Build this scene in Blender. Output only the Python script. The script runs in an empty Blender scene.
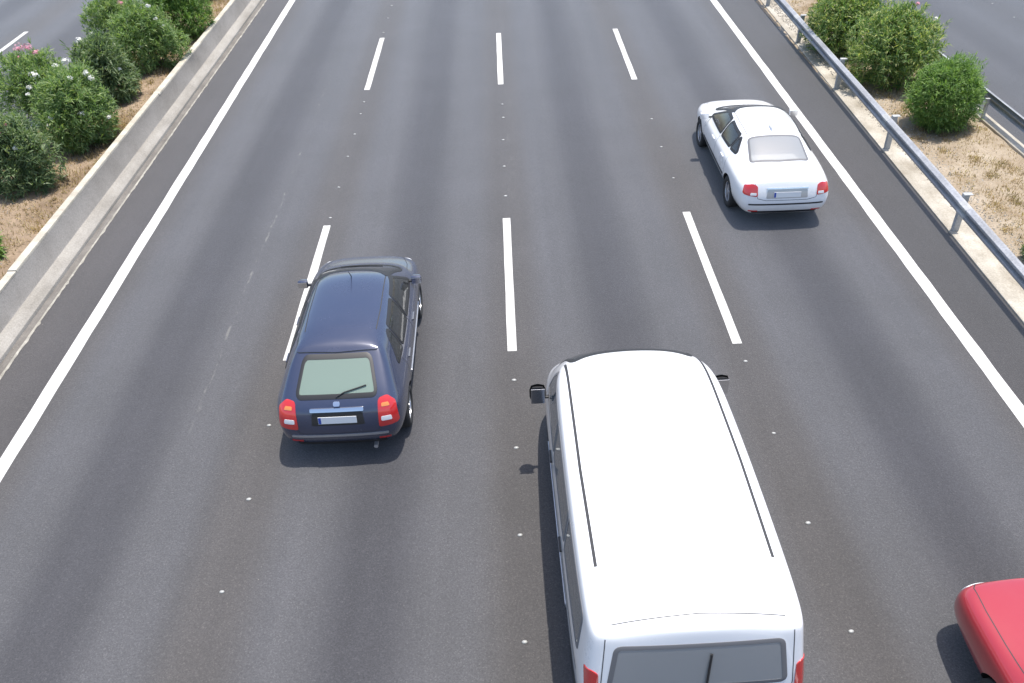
import bpy, bmesh, math, random
from mathutils import Vector, Matrix
from mathutils.bvhtree import BVHTree

rnd = random.Random(7)
scn = bpy.context.scene
COL = scn.collection

# ------------------------------------------------------------------ world, sun, camera
SUN_TO = Vector((0.14, 0.13, 1.0)).normalized()       # direction towards the sun
world = bpy.data.worlds.new("World"); scn.world = world; world.use_nodes = True
wn = world.node_tree; bg = wn.nodes["Background"]
sky = wn.nodes.new("ShaderNodeTexSky"); sky.sky_type = 'NISHITA'; sky.sun_disc = False
sky.sun_elevation = math.asin(SUN_TO.z); sky.sun_rotation = math.atan2(SUN_TO.x, SUN_TO.y)
sky.altitude = 50; sky.dust_density = 2.0; sky.air_density = 1.0
wn.links.new(sky.outputs[0], bg.inputs[0]); bg.inputs[1].default_value = 0.15
sl = bpy.data.lights.new("sun", 'SUN'); sl.energy = 3.2; sl.angle = math.radians(0.55); sl.color = (1.0, 0.955, 0.89)
so = bpy.data.objects.new("sun", sl); COL.objects.link(so)
so.rotation_euler = SUN_TO.to_track_quat('Z', 'Y').to_euler(); so.location = (10, 20, 60)

cam = bpy.data.cameras.new("camera"); cam.sensor_width = 36; cam.lens = 840.858 / 1024 * 36
cam.clip_end = 2000; cam.clip_start = 0.1
co = bpy.data.objects.new("camera", cam); COL.objects.link(co)
Rm = Matrix(((0.9991318663752214, 0.04163843570944359, -0.001324486782516447),
             (-0.02651910080529388, 0.6111742859709369, -0.7910516604245225),
             (-0.03212866144185265, 0.7904000460776719, 0.611747918896639)))
co.matrix_world = Matrix.Translation((-0.01487, 0, 8.7114)) @ Rm.to_4x4()
scn.camera = co
vs = scn.view_settings
vs.view_transform = 'Standard'; vs.look = 'None'; vs.gamma = 1; vs.use_curve_mapping = False; vs.exposure = 0.85

# ------------------------------------------------------------------ materials
def mat(name, color=(.5, .5, .5), rough=.5, metal=0.0, coat=0.0, spec=.5):
    m = bpy.data.materials.new(name); m.use_nodes = True
    b = m.node_tree.nodes["Principled BSDF"]
    b.inputs["Base Color"].default_value = (*color, 1); b.inputs["Roughness"].default_value = rough
    b.inputs["Metallic"].default_value = metal; b.inputs["Coat Weight"].default_value = coat
    b.inputs["Coat Roughness"].default_value = .04
    b.inputs["Specular IOR Level"].default_value = spec
    return m

def clear_glass(name, tint, painted_glare=None, k=.3):
    m = bpy.data.materials.new(name); m.use_nodes = True; t = m.node_tree; t.nodes.clear()
    out = t.nodes.new("ShaderNodeOutputMaterial"); tr = t.nodes.new("ShaderNodeBsdfTransparent"); tr.inputs[0].default_value = (*tint, 1)
    gl = t.nodes.new("ShaderNodeBsdfGlossy"); gl.inputs["Roughness"].default_value = .02; gl.inputs[0].default_value = (1, 1, 1, 1)
    fr = t.nodes.new("ShaderNodeFresnel"); fr.inputs[0].default_value = 1.62
    mx = t.nodes.new("ShaderNodeMixShader"); t.links.new(fr.outputs[0], mx.inputs[0]); t.links.new(tr.outputs[0], mx.inputs[1]); t.links.new(gl.outputs[0], mx.inputs[2])
    if painted_glare:                                             # pale diffuse colour painted in for reflections and the sunlit cabin
        df = t.nodes.new("ShaderNodeBsdfDiffuse"); df.inputs[0].default_value = (*painted_glare, 1); m2 = t.nodes.new("ShaderNodeMixShader"); m2.inputs[0].default_value = k
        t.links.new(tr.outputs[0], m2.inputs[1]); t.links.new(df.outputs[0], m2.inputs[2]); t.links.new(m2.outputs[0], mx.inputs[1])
    t.links.new(mx.outputs[0], out.inputs[0]); return m

class G:
    """small node-graph helper"""
    def __init__(s, m):
        s.m = m; s.t = m.node_tree; s.b = s.t.nodes["Principled BSDF"]
    def n(s, typ, **kw):
        nd = s.t.nodes.new(typ)
        for k, v in kw.items(): setattr(nd, k, v)
        return nd
    def set(s, sock, v):
        if isinstance(v, bpy.types.NodeSocket): s.t.links.new(v, sock)
        elif v is not None: sock.default_value = v
    def math(s, op, a, b=None, c=None, clamp=False):
        nd = s.n("ShaderNodeMath", operation=op, use_clamp=clamp)
        s.set(nd.inputs[0], a); s.set(nd.inputs[1], b)
        if c is not None: s.set(nd.inputs[2], c)
        return nd.outputs[0]
    def noise(s, vec, scale, detail=3, rough=.55):
        nd = s.n("ShaderNodeTexNoise"); s.set(nd.inputs["Vector"], vec)
        nd.inputs["Scale"].default_value = scale; nd.inputs["Detail"].default_value = detail
        nd.inputs["Roughness"].default_value = rough
        return nd.outputs["Fac"]
    def mapping(s, vec, scale=(1, 1, 1), loc=(0, 0, 0)):
        nd = s.n("ShaderNodeMapping"); s.set(nd.inputs[0], vec)
        nd.inputs["Scale"].default_value = scale; nd.inputs["Location"].default_value = loc
        return nd.outputs[0]
    def ramp(s, fac, stops, interp='LINEAR'):
        nd = s.n("ShaderNodeValToRGB"); s.set(nd.inputs[0], fac); cr = nd.color_ramp; cr.interpolation = interp
        while len(cr.elements) < len(stops): cr.elements.new(.5)
        for e, (p, c) in zip(cr.elements, stops):
            e.position = p; e.color = (*c, 1) if len(c) == 3 else c
        return nd.outputs[0]
    def mix(s, fac, a, b, blend='MIX'):
        nd = s.n("ShaderNodeMix", data_type='RGBA', blend_type=blend)
        s.set(nd.inputs[0], fac); s.set(nd.inputs[6], a if not isinstance(a, tuple) else (*a, 1))
        s.set(nd.inputs[7], b if not isinstance(b, tuple) else (*b, 1))
        return nd.outputs[2]
    def sstep(s, x, a, b):
        nd = s.n("ShaderNodeMapRange", interpolation_type='SMOOTHSTEP')
        s.set(nd.inputs[0], x); nd.inputs[1].default_value = a; nd.inputs[2].default_value = b
        return nd.outputs[0]
    def pos(s):
        nd = s.n("ShaderNodeNewGeometry"); return nd.outputs["Position"]
    def xyz(s, v):
        nd = s.n("ShaderNodeSeparateXYZ"); s.set(nd.inputs[0], v); return nd.outputs
    def color(s, v): s.set(s.b.inputs["Base Color"], v)
    def bump(s, h, strength=.3, dist=.01):
        nd = s.n("ShaderNodeBump"); nd.inputs["Strength"].default_value = strength; nd.inputs["Distance"].default_value = dist
        s.set(nd.inputs["Height"], h); s.t.links.new(nd.outputs[0], s.b.inputs["Normal"])

def asphalt(name, lane0=0.0, lane_w=3.75, lo=-7.5, hi=7.5, tracks=1.0, tone=1.0, shoulder_l=None, shoulder_r=None, marks=False):
    m = mat(name, rough=.85, spec=.35); g = G(m); P = g.pos(); x, y, z = g.xyz(P)
    # wander of the tyre tracks, stretched along the road
    wob = g.math('MULTIPLY', g.math('SUBTRACT', g.noise(g.mapping(P, (.12, .035, 1)), 1.0, 2), .5), .5)
    xx = g.math('ADD', x, wob)
    fr = g.math('FRACT', g.math('DIVIDE', g.math('SUBTRACT', xx, lane0), lane_w))
    c0 = tuple(c * tone for c in (.0850, .0790, .0755)); c1 = tuple(c * tone for c in (.0905, .0890, .0920)); c2 = tuple(c * tone for c in (.0625, .0615, .0660))
    tr = g.ramp(fr, [(0, c0), (.05, c0), (.20, c1), (.28, c1), (.43, c2), (.54, c2), (.71, c1), (.80, c1), (.96, c0), (1, c0)], 'EASE')
    base = tuple(c * tone for c in (.076, .076, .081))
    col = g.mix(tracks, base, tr)
    rgh = g.ramp(fr, [(0, (.86,)*3), (.22, (.74,)*3), (.48, (.9,)*3), (.75, (.74,)*3), (1, (.86,)*3)])
    g.set(g.b.inputs['Roughness'], rgh); g.b.inputs['Diffuse Roughness'].default_value = 1.0
    g.b.inputs['Sheen Weight'].default_value = .38; g.b.inputs['Sheen Tint'].default_value = (1, .94, .87, 1); g.b.inputs['Sheen Roughness'].default_value = .45
    if shoulder_l:
        f = g.sstep(x, lo + .05, lo - .12); col = g.mix(f, col, shoulder_l)
    if shoulder_r:
        f = g.sstep(x, hi - .05, hi + .12); col = g.mix(f, col, shoulder_r)
    # long soft streaks, mottling, grain
    st = g.noise(g.mapping(P, (1.6, .05, 1)), 1.0, 4, .6)
    col = g.mix(1.0, col, g.ramp(st, [(.25, (.88, .88, .88)), (.75, (1.12, 1.12, 1.12))]), 'MULTIPLY')
    mo = g.noise(P, .55, 4, .6)
    col = g.mix(1.0, col, g.ramp(mo, [(.3, (.93, .93, .92)), (.7, (1.07, 1.07, 1.08))]), 'MULTIPLY')
    gr = g.noise(P, 42, 3, .75)
    col = g.mix(1.0, col, g.ramp(gr, [(.3, (.82, .82, .82)), (.7, (1.18, 1.18, 1.18))]), 'MULTIPLY')
    vo = g.n("ShaderNodeTexVoronoi"); g.set(vo.inputs["Vector"], P); vo.inputs["Scale"].default_value = 75
    vr = g.xyz(vo.outputs["Color"])[0]
    col = g.mix(1.0, col, g.ramp(vr, [(0, (.80, .80, .80)), (.8, (1.05, 1.05, 1.05)), (.93, (1.12, 1.12, 1.12)), (1, (1.4, 1.38, 1.34))]), 'MULTIPLY')
    if marks:
        sp = g.n("ShaderNodeTexVoronoi"); g.set(sp.inputs["Vector"], g.mapping(P, (1.4, .8, 1))); sp.inputs["Scale"].default_value = 2.2
        sz = g.math('MULTIPLY', g.xyz(sp.outputs["Color"])[0], .09)
        drip = g.math('MULTIPLY', g.math('LESS_THAN', sp.outputs["Distance"], g.math('SUBTRACT', sz, .035)), g.math('MULTIPLY', g.sstep(g.math('ABSOLUTE', g.math('SUBTRACT', fr, .48)), .22, .05), .45))
        col = g.mix(drip, col, (.03, .03, .033))
        cr = g.n("ShaderNodeTexVoronoi", feature='DISTANCE_TO_EDGE'); wv = g.n("ShaderNodeVectorMath", operation='ADD')
        nz = g.n("ShaderNodeTexNoise"); g.set(nz.inputs["Vector"], P); nz.inputs["Scale"].default_value = 1.6; nz.inputs["Detail"].default_value = 6
        g.set(wv.inputs[0], g.mapping(P, (.35, .06, 1))); g.set(wv.inputs[1], g.mapping(nz.outputs["Color"], (.10, .10, .1))); g.set(cr.inputs["Vector"], wv.outputs[0]); cr.inputs["Scale"].default_value = 1.0
        ck = g.math('MULTIPLY', g.sstep(cr.outputs["Distance"], .006, .001), g.math('MULTIPLY', g.sstep(g.noise(g.mapping(P, (.3, .1, 1)), 1.0, 3), .52, .64), .35))
        col = g.mix(g.math('MULTIPLY', ck, .25), col, (.028, .028, .030))
        # pale rubbed scratch along the left lane and pale spots on the middle line
        nx = g.math('MULTIPLY', g.math('SUBTRACT', g.noise(g.mapping(P, (.5, .5, 1)), 1.0, 2), .5), .22)
        d = g.math('ABSOLUTE', g.math('ADD', g.math('SUBTRACT', x, -4.93), nx))
        m1 = g.sstep(d, .035, .008)
        brk = g.sstep(g.noise(g.mapping(P, (9, 2.2, 1)), 1.0, 4, .7), .5, .62)
        rng = g.math('MULTIPLY', g.sstep(y, 9.0, 10.5), g.sstep(y, 25, 21))
        col = g.mix(g.math('MULTIPLY', g.math('MULTIPLY', m1, brk), g.math('MULTIPLY', rng, .55)), col, (.26, .25, .22))
        d2 = g.math('ABSOLUTE', g.math('SUBTRACT', x, .16))
        m2 = g.math('MULTIPLY', g.sstep(d2, .13, .02), g.math('MULTIPLY', g.sstep(y, 16, 17), g.sstep(y, 23.5, 22)))
        b2 = g.sstep(g.noise(g.mapping(P, (7, 1.3, 1)), 1.0, 5, .7), .5, .75)
        col = g.mix(g.math('MULTIPLY', g.math('MULTIPLY', m2, b2), .5), col, (.2, .19, .17))
    g.color(col)
    g.bump(g.math('ADD', gr, vr), .35, .006)
    return m

def speckled(name, ca, cb, scale=3.0, fine=60, rough=.9, bump=.2, streak=None):
    m = mat(name, rough=rough, spec=.25); g = G(m); P = g.pos()
    f = g.noise(P, scale, 5, .65)
    col = g.ramp(f, [(.3, ca), (.7, cb)])
    fn = g.noise(P, fine, 3, .7)
    col = g.mix(1.0, col, g.ramp(fn, [(.3, (.8, .8, .8)), (.7, (1.18, 1.18, 1.18))]), 'MULTIPLY')
    if streak:
        s = g.noise(g.mapping(P, streak), 1.0, 4, .65)
        col = g.mix(1.0, col, g.ramp(s, [(.35, (.80, .79, .77)), (.6, (1.04, 1.04, 1.04))]), 'MULTIPLY')
    g.color(col); g.bump(g.math('ADD', f, fn), bump, .02)
    return m

def linepaint(name, wear=.5):
    m = mat(name, rough=.7); g = G(m); P = g.pos()
    f = g.noise(P, 26, 5, .75); f2 = g.noise(g.mapping(P, (5, .9, 1)), 1.0, 4, .7)
    w = g.math('ADD', g.math('MULTIPLY', f, .55), g.math('MULTIPLY', f2, .5))
    col = g.ramp(w, [(.22, (.10, .10, .10)), (.32, (.33, .32, .30)), (.34 + .18 * wear, (.47, .46, .43)), (.62, (.56, .55, .52))])
    g.color(col); g.bump(f, .2, .004)
    return m

def leafmat(name, dark, light, tip):
    m = bpy.data.materials.new(name); m.use_nodes = True
    g = G(m); geo = g.n("ShaderNodeNewGeometry")
    r = geo.outputs["Random Per Island"]
    col = g.ramp(r, [(0, dark), (.55, light), (.9, tip), (1, tip)])
    big = g.noise(geo.outputs["Position"], 2.6, 3)
    col = g.mix(1.0, col, g.ramp(big, [(.3, (.75, .8, .75)), (.7, (1.25, 1.2, 1.15))]), 'MULTIPLY')
    g.color(col); g.b.inputs["Roughness"].default_value = .55; g.b.inputs["Specular IOR Level"].default_value = .35
    tr = g.n("ShaderNodeBsdfTranslucent"); g.set(tr.inputs[0], g.mix(1.0, col, (1.2, 1.3, .55), 'MULTIPLY'))
    ms = g.n("ShaderNodeMixShader"); ms.inputs[0].default_value = .42
    out = g.t.nodes["Material Output"]
    g.t.links.new(g.b.outputs[0], ms.inputs[1]); g.t.links.new(tr.outputs[0], ms.inputs[2]); g.t.links.new(ms.outputs[0], out.inputs[0])
    return m

M = {}
M['road'] = asphalt('main_asphalt', marks=True, shoulder_l=(.070, .0640, .0615), shoulder_r=(.062, .0575, .0555))
M['roadL'] = asphalt('left_asphalt', lane0=-16.17, lo=-30, hi=-12)
M['roadR'] = asphalt('right_asphalt', lane0=16.4, lo=12, hi=30, tracks=.25, tone=.94)
M['edge'] = linepaint('edge_line_paint', .3)
M['dash'] = linepaint('dash_paint', .8)
M['conc_face'] = speckled('concrete_face', (.232, .216, .196), (.272, .254, .231), 1.6, 35, streak=(1.0, .5, .6))
M['conc_cap'] = speckled('concrete_cap', (.41, .375, .31), (.50, .465, .39), 2.4, 40, streak=(1, 2.5, 1))
M['conc_foot'] = speckled('concrete_foot', (.27, .25, .22), (.345, .322, .285), 1.6, 40, streak=(2.5, .5, 2.5))
M['gutter'] = speckled('gutter_concrete', (.13, .12, .11), (.20, .185, .165), 2.2, 40, streak=(5, .5, 1))
M['lip'] = speckled('lip_concrete', (.20, .19, .165), (.40, .38, .33), 5.0, 50, streak=(8, 1.4, 1))
M['strip'] = speckled('strip_concrete', (.29, .255, .20), (.47, .435, .37), 1.1, 30, streak=(2.5, .9, 1))
M['soil'] = speckled('dry_soil', (.17, .122, .080), (.32, .240, .165), 1.2, 22, bump=.8)
M['soilR'] = speckled('pale_dry_soil', (.21, .155, .095), (.37, .31, .235), 1.0, 22, bump=.8)
M['ground'] = speckled('far_ground', (.16, .13, .08), (.24, .19, .12), .2, 5)
M['galv'] = speckled('galvanised_steel', (.30, .305, .32), (.40, .405, .415), 1.2, 25, rough=.5, bump=.03, streak=(1, .8, 4))
M['galv'].node_tree.nodes["Principled BSDF"].inputs["Metallic"].default_value = .3
M['galv_post'] = speckled('weathered_steel', (.33, .335, .33), (.45, .45, .44), 3, 40, rough=.55, bump=.03)
M['galv_post'].node_tree.nodes["Principled BSDF"].inputs["Metallic"].default_value = .2
M['bolt'] = mat('bolt_steel', (.2, .2, .2), .4, .8)
M['stud'] = mat('stud_white', (.33, .33, .31), .4)
M['leafA'] = leafmat('oleander_leaf', (0.100, 0.170, 0.068), (0.195, 0.295, 0.115), (0.31, 0.385, 0.18))
M['leafB'] = leafmat('oleander_leaf_bright', (0.090, 0.170, 0.048), (0.170, 0.285, 0.082), (0.26, 0.365, 0.125))
M['leafC'] = leafmat('oleander_leaf_dull', (0.090, 0.145, 0.076), (0.165, 0.235, 0.120), (0.27, 0.325, 0.19))
M['leafD'] = leafmat('oleander_leaf_yellow', (0.080, 0.150, 0.056), (0.185, 0.285, 0.100), (0.45, 0.47, 0.20))
M['stem'] = speckled('woody_stem', (.10, .075, .05), (.19, .15, .10), 8, 60)
M['petal_w'] = mat('white_petal', (.82, .80, .74), .6)
M['petal_p'] = mat('pink_petal', (.72, .33, .40), .6)
def grassmat():
    m = leafmat('dry_grass_blade', (.20, .135, .072), (.34, .245, .145), (.48, .39, .26)); return m
M['drygrass'] = grassmat()
M['stone'] = speckled('gravel_stone', (.22, .195, .16), (.42, .39, .34), 9, 60)
# vehicles
def paint(name, c, rough=.28, metal=0, dirt=.06):
    m = mat(name, c, rough, metal, 1.0); g = G(m); co_ = g.n("ShaderNodeTexCoord").outputs["Object"]
    f = g.noise(co_, 2.2, 5, .65)
    z = g.xyz(co_)[2]
    low = g.sstep(z, .75, .2)
    k = g.math('ADD', g.math('MULTIPLY', f, dirt), g.math('MULTIPLY', g.math('MULTIPLY', low, f), .35))
    bk = g.n("ShaderNodeNewGeometry").outputs["Backfacing"]    # the inner side of the shell is the cabin lining
    g.color(g.mix(bk, g.mix(k, c, (.20, .18, .15)), (.16, .16, .16)))
    g.set(g.b.inputs["Roughness"], g.math('ADD', g.math('MULTIPLY', f, .12), rough - .05))
    return m
M['white'] = paint('white_paint', (.80, .80, .80))
M['van_white'] = paint('van_white_paint', (.80, .805, .81), dirt=.03)
M['navy'] = paint('navy_paint', (.028, .038, .078), .25, .2, .05)
M['red'] = paint('red_paint', (.33, .017, .026), .3, 0, .05)
M['black'] = mat('black_trim', (.018, .018, .019), .5)
M['grey_trim'] = mat('grey_window_rubber', (.14, .14, .145), .6)
M['rubber'] = mat('tyre_rubber', (.022, .022, .022), .85)
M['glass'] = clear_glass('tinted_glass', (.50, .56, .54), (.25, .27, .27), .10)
M['glass_pale'] = clear_glass('pale_painted_glare_glass', (.85, .87, .87), (.46, .47, .47), .56)  # blown-out reflection painted in as a pale diffuse colour
M['glass_green'] = clear_glass('green_tinted_glass', (.66, .80, .68), (.33, .43, .35), .50)  # green tint, with the brightness of the sunlit shelf painted in
M['glass_grey'] = clear_glass('grey_painted_glare_glass', (.60, .65, .68), (.26, .30, .33), .45)  # reflection on the van windows painted in as diffuse grey
M['lens_red'] = mat('red_lens', (.50, .022, .022), .12, 0, 1.0)
M['lens_amber'] = mat('amber_lens', (.65, .22, .05), .15, 0, 1.0)
M['lens_clear'] = mat('clear_lens', (.72, .72, .72), .12, 0, 1.0)
M['lining'] = mat('cabin_lining', (.05, .05, .052), .8)
M['cloth_dark'] = speckled('seat_cloth', (.055, .057, .062), (.085, .087, .092), 12, 90, bump=.05)
M['cloth_grey'] = speckled('seat_cloth_grey', (.22, .22, .215), (.30, .30, .29), 12, 90, bump=.05)
M['shelf_pale'] = speckled('parcel_shelf_felt', (.40, .40, .37), (.50, .49, .46), 14, 90, bump=.05)
M['shelf_white'] = speckled('parcel_shelf_pale', (.56, .56, .54), (.66, .66, .64), 14, 90, bump=.05)
M['plate'] = mat('plate_white', (.74, .74, .73), .4)
M['plate_band'] = mat('plate_blue', (.03, .07, .35), .4)
M['chrome'] = mat('chrome_trim', (.75, .76, .78), .12, 1.0)
M['silver'] = mat('silver_trim', (.45, .46, .48), .35, .7)
M['alloy'] = mat('alloy_rim', (.50, .51, .53), .3, .85)
M['seam'] = mat('seam_shadow_gap', (.03, .03, .032), .7)
M['seam_white'] = mat('white_body_gap', (.10, .10, .105), .7)

# ------------------------------------------------------------------ object helpers
def link(name, me, m=None, parent=None, loc=None):
    o = bpy.data.objects.new(name, me); COL.objects.link(o)
    if m is not None:
        for k in (m if isinstance(m, (list, tuple)) else [m]): me.materials.append(k)
    if parent: o.parent = parent
    if loc is not None: o.location = loc
    return o
def mesh(name, verts, faces, m=None, parent=None, smooth=False, sharp=None, loc=None):
    me = bpy.data.meshes.new(name); me.from_pydata([tuple(v) for v in verts], [], faces); me.update()
    if smooth:
        me.shade_smooth()
        if sharp: me.set_sharp_from_angle(angle=math.radians(sharp))
    return link(name, me, m, parent, loc)
def from_bm(name, bm, m=None, parent=None, smooth=False, sharp=None):
    bmesh.ops.recalc_face_normals(bm, faces=bm.faces)
    me = bpy.data.meshes.new(name); bm.to_mesh(me); bm.free()
    if smooth:
        me.shade_smooth()
        if sharp: me.set_sharp_from_angle(angle=math.radians(sharp))
    return link(name, me, m, parent)
def tag(o, label, cat, group=None):
    o['label'] = label; o['category'] = cat
    if group: o['group'] = group
    return o
def kind(o, k): o['kind'] = k; return o
def empty(name, loc=(0, 0, 0), rz=0):
    o = bpy.data.objects.new(name, None); COL.objects.link(o); o.location = loc; o.rotation_euler = (0, 0, rz)
    o.empty_display_size = .2
    return o
def copy_tree(o, parent=None):
    c = o.copy(); COL.objects.link(c)
    if parent is not None: c.parent = parent
    for ch in list(o.children): copy_tree(ch, c)
    return c
def box(bm, c, s, bev=0.0, rot=None):
    r = bmesh.ops.create_cube(bm, size=1.0); vs_ = r['verts']
    bmesh.ops.scale(bm, vec=s, verts=vs_)
    if bev > 0:
        es = list({e for v in vs_ for e in v.link_edges})
        rb = bmesh.ops.bevel(bm, geom=es, offset=bev, segments=2, affect='EDGES', profile=.6)
        vs_ = list({v for f in rb['faces'] for v in f.verts} | {v for v in vs_ if v.is_valid})
    if rot: bmesh.ops.rotate(bm, cent=(0, 0, 0), matrix=rot, verts=vs_)
    bmesh.ops.translate(bm, vec=c, verts=vs_)
    return vs_
def sheet(x0, x1, y0, y1, z, nx=1, ny=1):
    V = [(x0 + (x1 - x0) * i / nx, y0 + (y1 - y0) * j / ny, z) for j in range(ny + 1) for i in range(nx + 1)]
    F = [(j * (nx + 1) + i, j * (nx + 1) + i + 1, (j + 1) * (nx + 1) + i + 1, (j + 1) * (nx + 1) + i) for j in range(ny) for i in range(nx)]
    return V, F
def sweep(profile_at, ys, closed=True, caps=True):
    """profile_at(y) -> list of (x,z); swept along y"""
    V = []; F = []; n = None
    for y in ys:
        p = profile_at(y); n = len(p)
        V += [(x, y, z) for x, z in p]
    for j in range(len(ys) - 1):
        for i in range(n if closed else n - 1):
            k = (i + 1) % n
            F.append((j * n + i, (j + 1) * n + i, (j + 1) * n + k, j * n + k))
    if closed and caps:
        F.append(tuple(range(n))); F.append(tuple(reversed([(len(ys) - 1) * n + i for i in range(n)])))
    return V, F

# ------------------------------------------------------------------ the setting
Y0, Y1 = -30.0, 260.0
V, F = sheet(-700, 700, -300, 1500, -.35); kind(mesh('ground', V, F, M['ground']), 'structure')
XR = lambda y: 8.62 + (min(y, 60) - 11.2) * .0225       # right edge of the asphalt (slightly widening shoulder)
ys = [Y0, 0, 11.2, 20, 30, 45, 60, Y1]
V = []; F = []
for y in ys: V += [(-8.47, y, 0), (XR(y), y, 0)]
for j in range(len(ys) - 1): F.append((2 * j, 2 * j + 1, 2 * j + 3, 2 * j + 2))
road = kind(mesh('road', V, F, M['road']), 'structure')
V, F = sheet(-29, -12.05, Y0, Y1, 0); road_l = kind(mesh('opposite_road', V, F, M['roadL']), 'structure')
V, F = sheet(11.93, 29, Y0, Y1, 0); road_r = kind(mesh('service_road', V, F, M['roadR']), 'structure')

def stripe(parent, name, xc, w, y0, y1, m, z=.004, ragged=.0):
    n = max(2, int((y1 - y0) / .5)); V = []; F = []
    for j in range(n + 1):
        y = y0 + (y1 - y0) * j / n
        a = rnd.uniform(-ragged, ragged); b = rnd.uniform(-ragged, ragged)
        V += [(xc - w / 2 + a, y, z), (xc + w / 2 + b, y, z)]
    F = [(2 * j, 2 * j + 1, 2 * j + 3, 2 * j + 2) for j in range(n)]
    return mesh(name, V, F, m, parent)
for xc in (-7.5, 7.5): stripe(road, 'edge_line', xc, .225, Y0, 120, M['edge'], ragged=.006)
for xc, off in ((-3.75, .0), (0, 0), (3.75, -.05)):
    for k in range(-1, 6):
        y0 = 11.0 + off + k * 12 + (0.05 if k else 0)
        stripe(road, 'lane_dash', xc, .155, y0, y0 + 4.48, M['dash'], ragged=.004)
stripe(road_l, 'edge_line', -12.42, .2, Y0, 120, M['edge'])
for k in range(0, 4): stripe(road_l, 'lane_dash', -16.17, .155, 13.25 + k * 12, 17.75 + k * 12, M['dash'])

# raised soil strip with the oleanders, left
def hill(x, y, seed=0):
    return .05 * math.sin(x * 2.1 + y * .7 + seed) + .04 * math.sin(y * 1.9 - x * 1.3 + seed * 2)
def soil(name, xa, xb, ya, yb, base, mt, dx=.12, dy=.25):
    nx = int((xb - xa) / dx); ny = int((yb - ya) / dy)
    V, F = sheet(xa, xb, ya, yb, 0, nx, ny)
    V = [(x, y, base(x, y) + rnd.uniform(-.012, .012)) for x, y, z in V]
    return kind(mesh(name, V, F, mt, smooth=True), 'structure')
def soil_left(x, y):
    t = (x + 12.1) / 3.0
    e = min(1, max(0, t / .25))
    return .02 + .40 * e * e * (3 - 2 * e) + hill(x, y) * e * min(1, max(.2, (-9.1 - x) / .5))
def soil_right(x, y):
    return .03 + .8 * max(0, hill(x, y, 3)) * min(1, max(0, (x - 9.35) / .6)) * min(1, max(0, (11.6 - x) / .4)) + .02 - .045 * min(1, max(0, (XR(y) + .66 - x) / .1))
soil('planting_strip', -12.2, -9.06, -28, 70, soil_left, M['soil'])
soil('verge', 8.85, 11.66, -28, 70, soil_right, M['soilR'])

# concrete strip under the right guardrail
strip_prof = lambda y: [(XR(y), -.2), (XR(y) + .008, .03), (XR(y) + .02, .036), (XR(y) + .16, .04), (XR(y) + .60, .046), (XR(y) + .62 + .06 * math.sin(y * 1.7), -.2)]
yy = [Y0 + .5 * i for i in range(int((90 - Y0) / .5))]
V, F = sweep(strip_prof, yy); kind(mesh('kerb', V, F, M['strip']), 'structure')
V, F = sweep(lambda y: [(11.66, -.2), (11.66, .10), (11.68, .115), (11.91, .115), (11.93, .10), (11.93, -.2)], yy)
kind(mesh('kerb', V, F, M['strip']), 'structure')
# gutter between barrier foot and asphalt
V, F = sheet(-8.66, -8.465, Y0, 120, -.004); kind(mesh('gutter', V, F, M['gutter']), 'structure')
V = []; F = []; y = -2.0; n = 0
while y < 60:                                            # crumbling pale lip at the edge of the asphalt
    w = .022 + .010 * rnd.random() ** 2 + (.012 if rnd.random() < .08 else 0)
    V += [(-8.50 - rnd.uniform(0, .008), y, .0045), (-8.50 + w * 1.6, y, .0045)]
    if n: F.append((2 * n - 2, 2 * n - 1, 2 * n + 1, 2 * n))
    n += 1; y += rnd.uniform(.06, .16)
kind(mesh('gutter_lip', V, F, M['lip']), 'structure')

# ------------------------------------------------------------------ concrete barrier, left
bar = empty('concrete_barrier', (-8.85, 20, 0))
tag(bar, 'long low concrete barrier with a sloped foot and pale top on the left roadside', 'barrier')
def jog(y): return .012 * math.sin(y * .23) + (.015 if 21.6 < y < 25.7 else 0) + (-.01 if y > 25.7 else 0)
yb = [Y0 + .4 * i for i in range(int((110 - Y0) / .4))]
def rel(V): return [(x + 8.85, y - 20, z) for x, y, z in V]
V, F = sweep(lambda y: [(-8.645, -.05), (-8.645, .05), (-8.65, .065), (-8.80, .205), (-8.83, .215), (-8.86, .05)], yb)
mesh('footing', rel(V), F, M['conc_foot'], bar, smooth=True, sharp=25)
V, F = sweep(lambda y: [(-8.825, -.05), (-8.826, .214), (-8.84, .235), (-8.940 + jog(y), .633), (-9.10, .632), (-9.12, -.05)], yb)
mesh('wall', rel(V), F, M['conc_face'], bar, smooth=True, sharp=25)
joints = [-30, -6, 5.5, 13.1, 21.6, 25.7, 33, 41, 60, 108]
for a, b in zip(joints[:-1], joints[1:]):
    dz = rnd.uniform(-.01, .012); dx = rnd.uniform(-.012, .012)
    yc = [a + .012 + (b - a - .024) * i / 12 for i in range(13)]
    V, F = sweep(lambda y: [(-8.942 + dx*.4 + jog(y), .634), (-8.942 + dx*.4 + jog(y), .662 + dz), (-8.95 + dx + jog(y), .675 + dz), (-9.10 + dx, .675 + dz), (-9.115 + dx, .66 + dz), (-9.115 + dx, .634)], yc)
    mesh('coping', rel(V), F, M['conc_cap'], bar, smooth=True, sharp=40)

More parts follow.
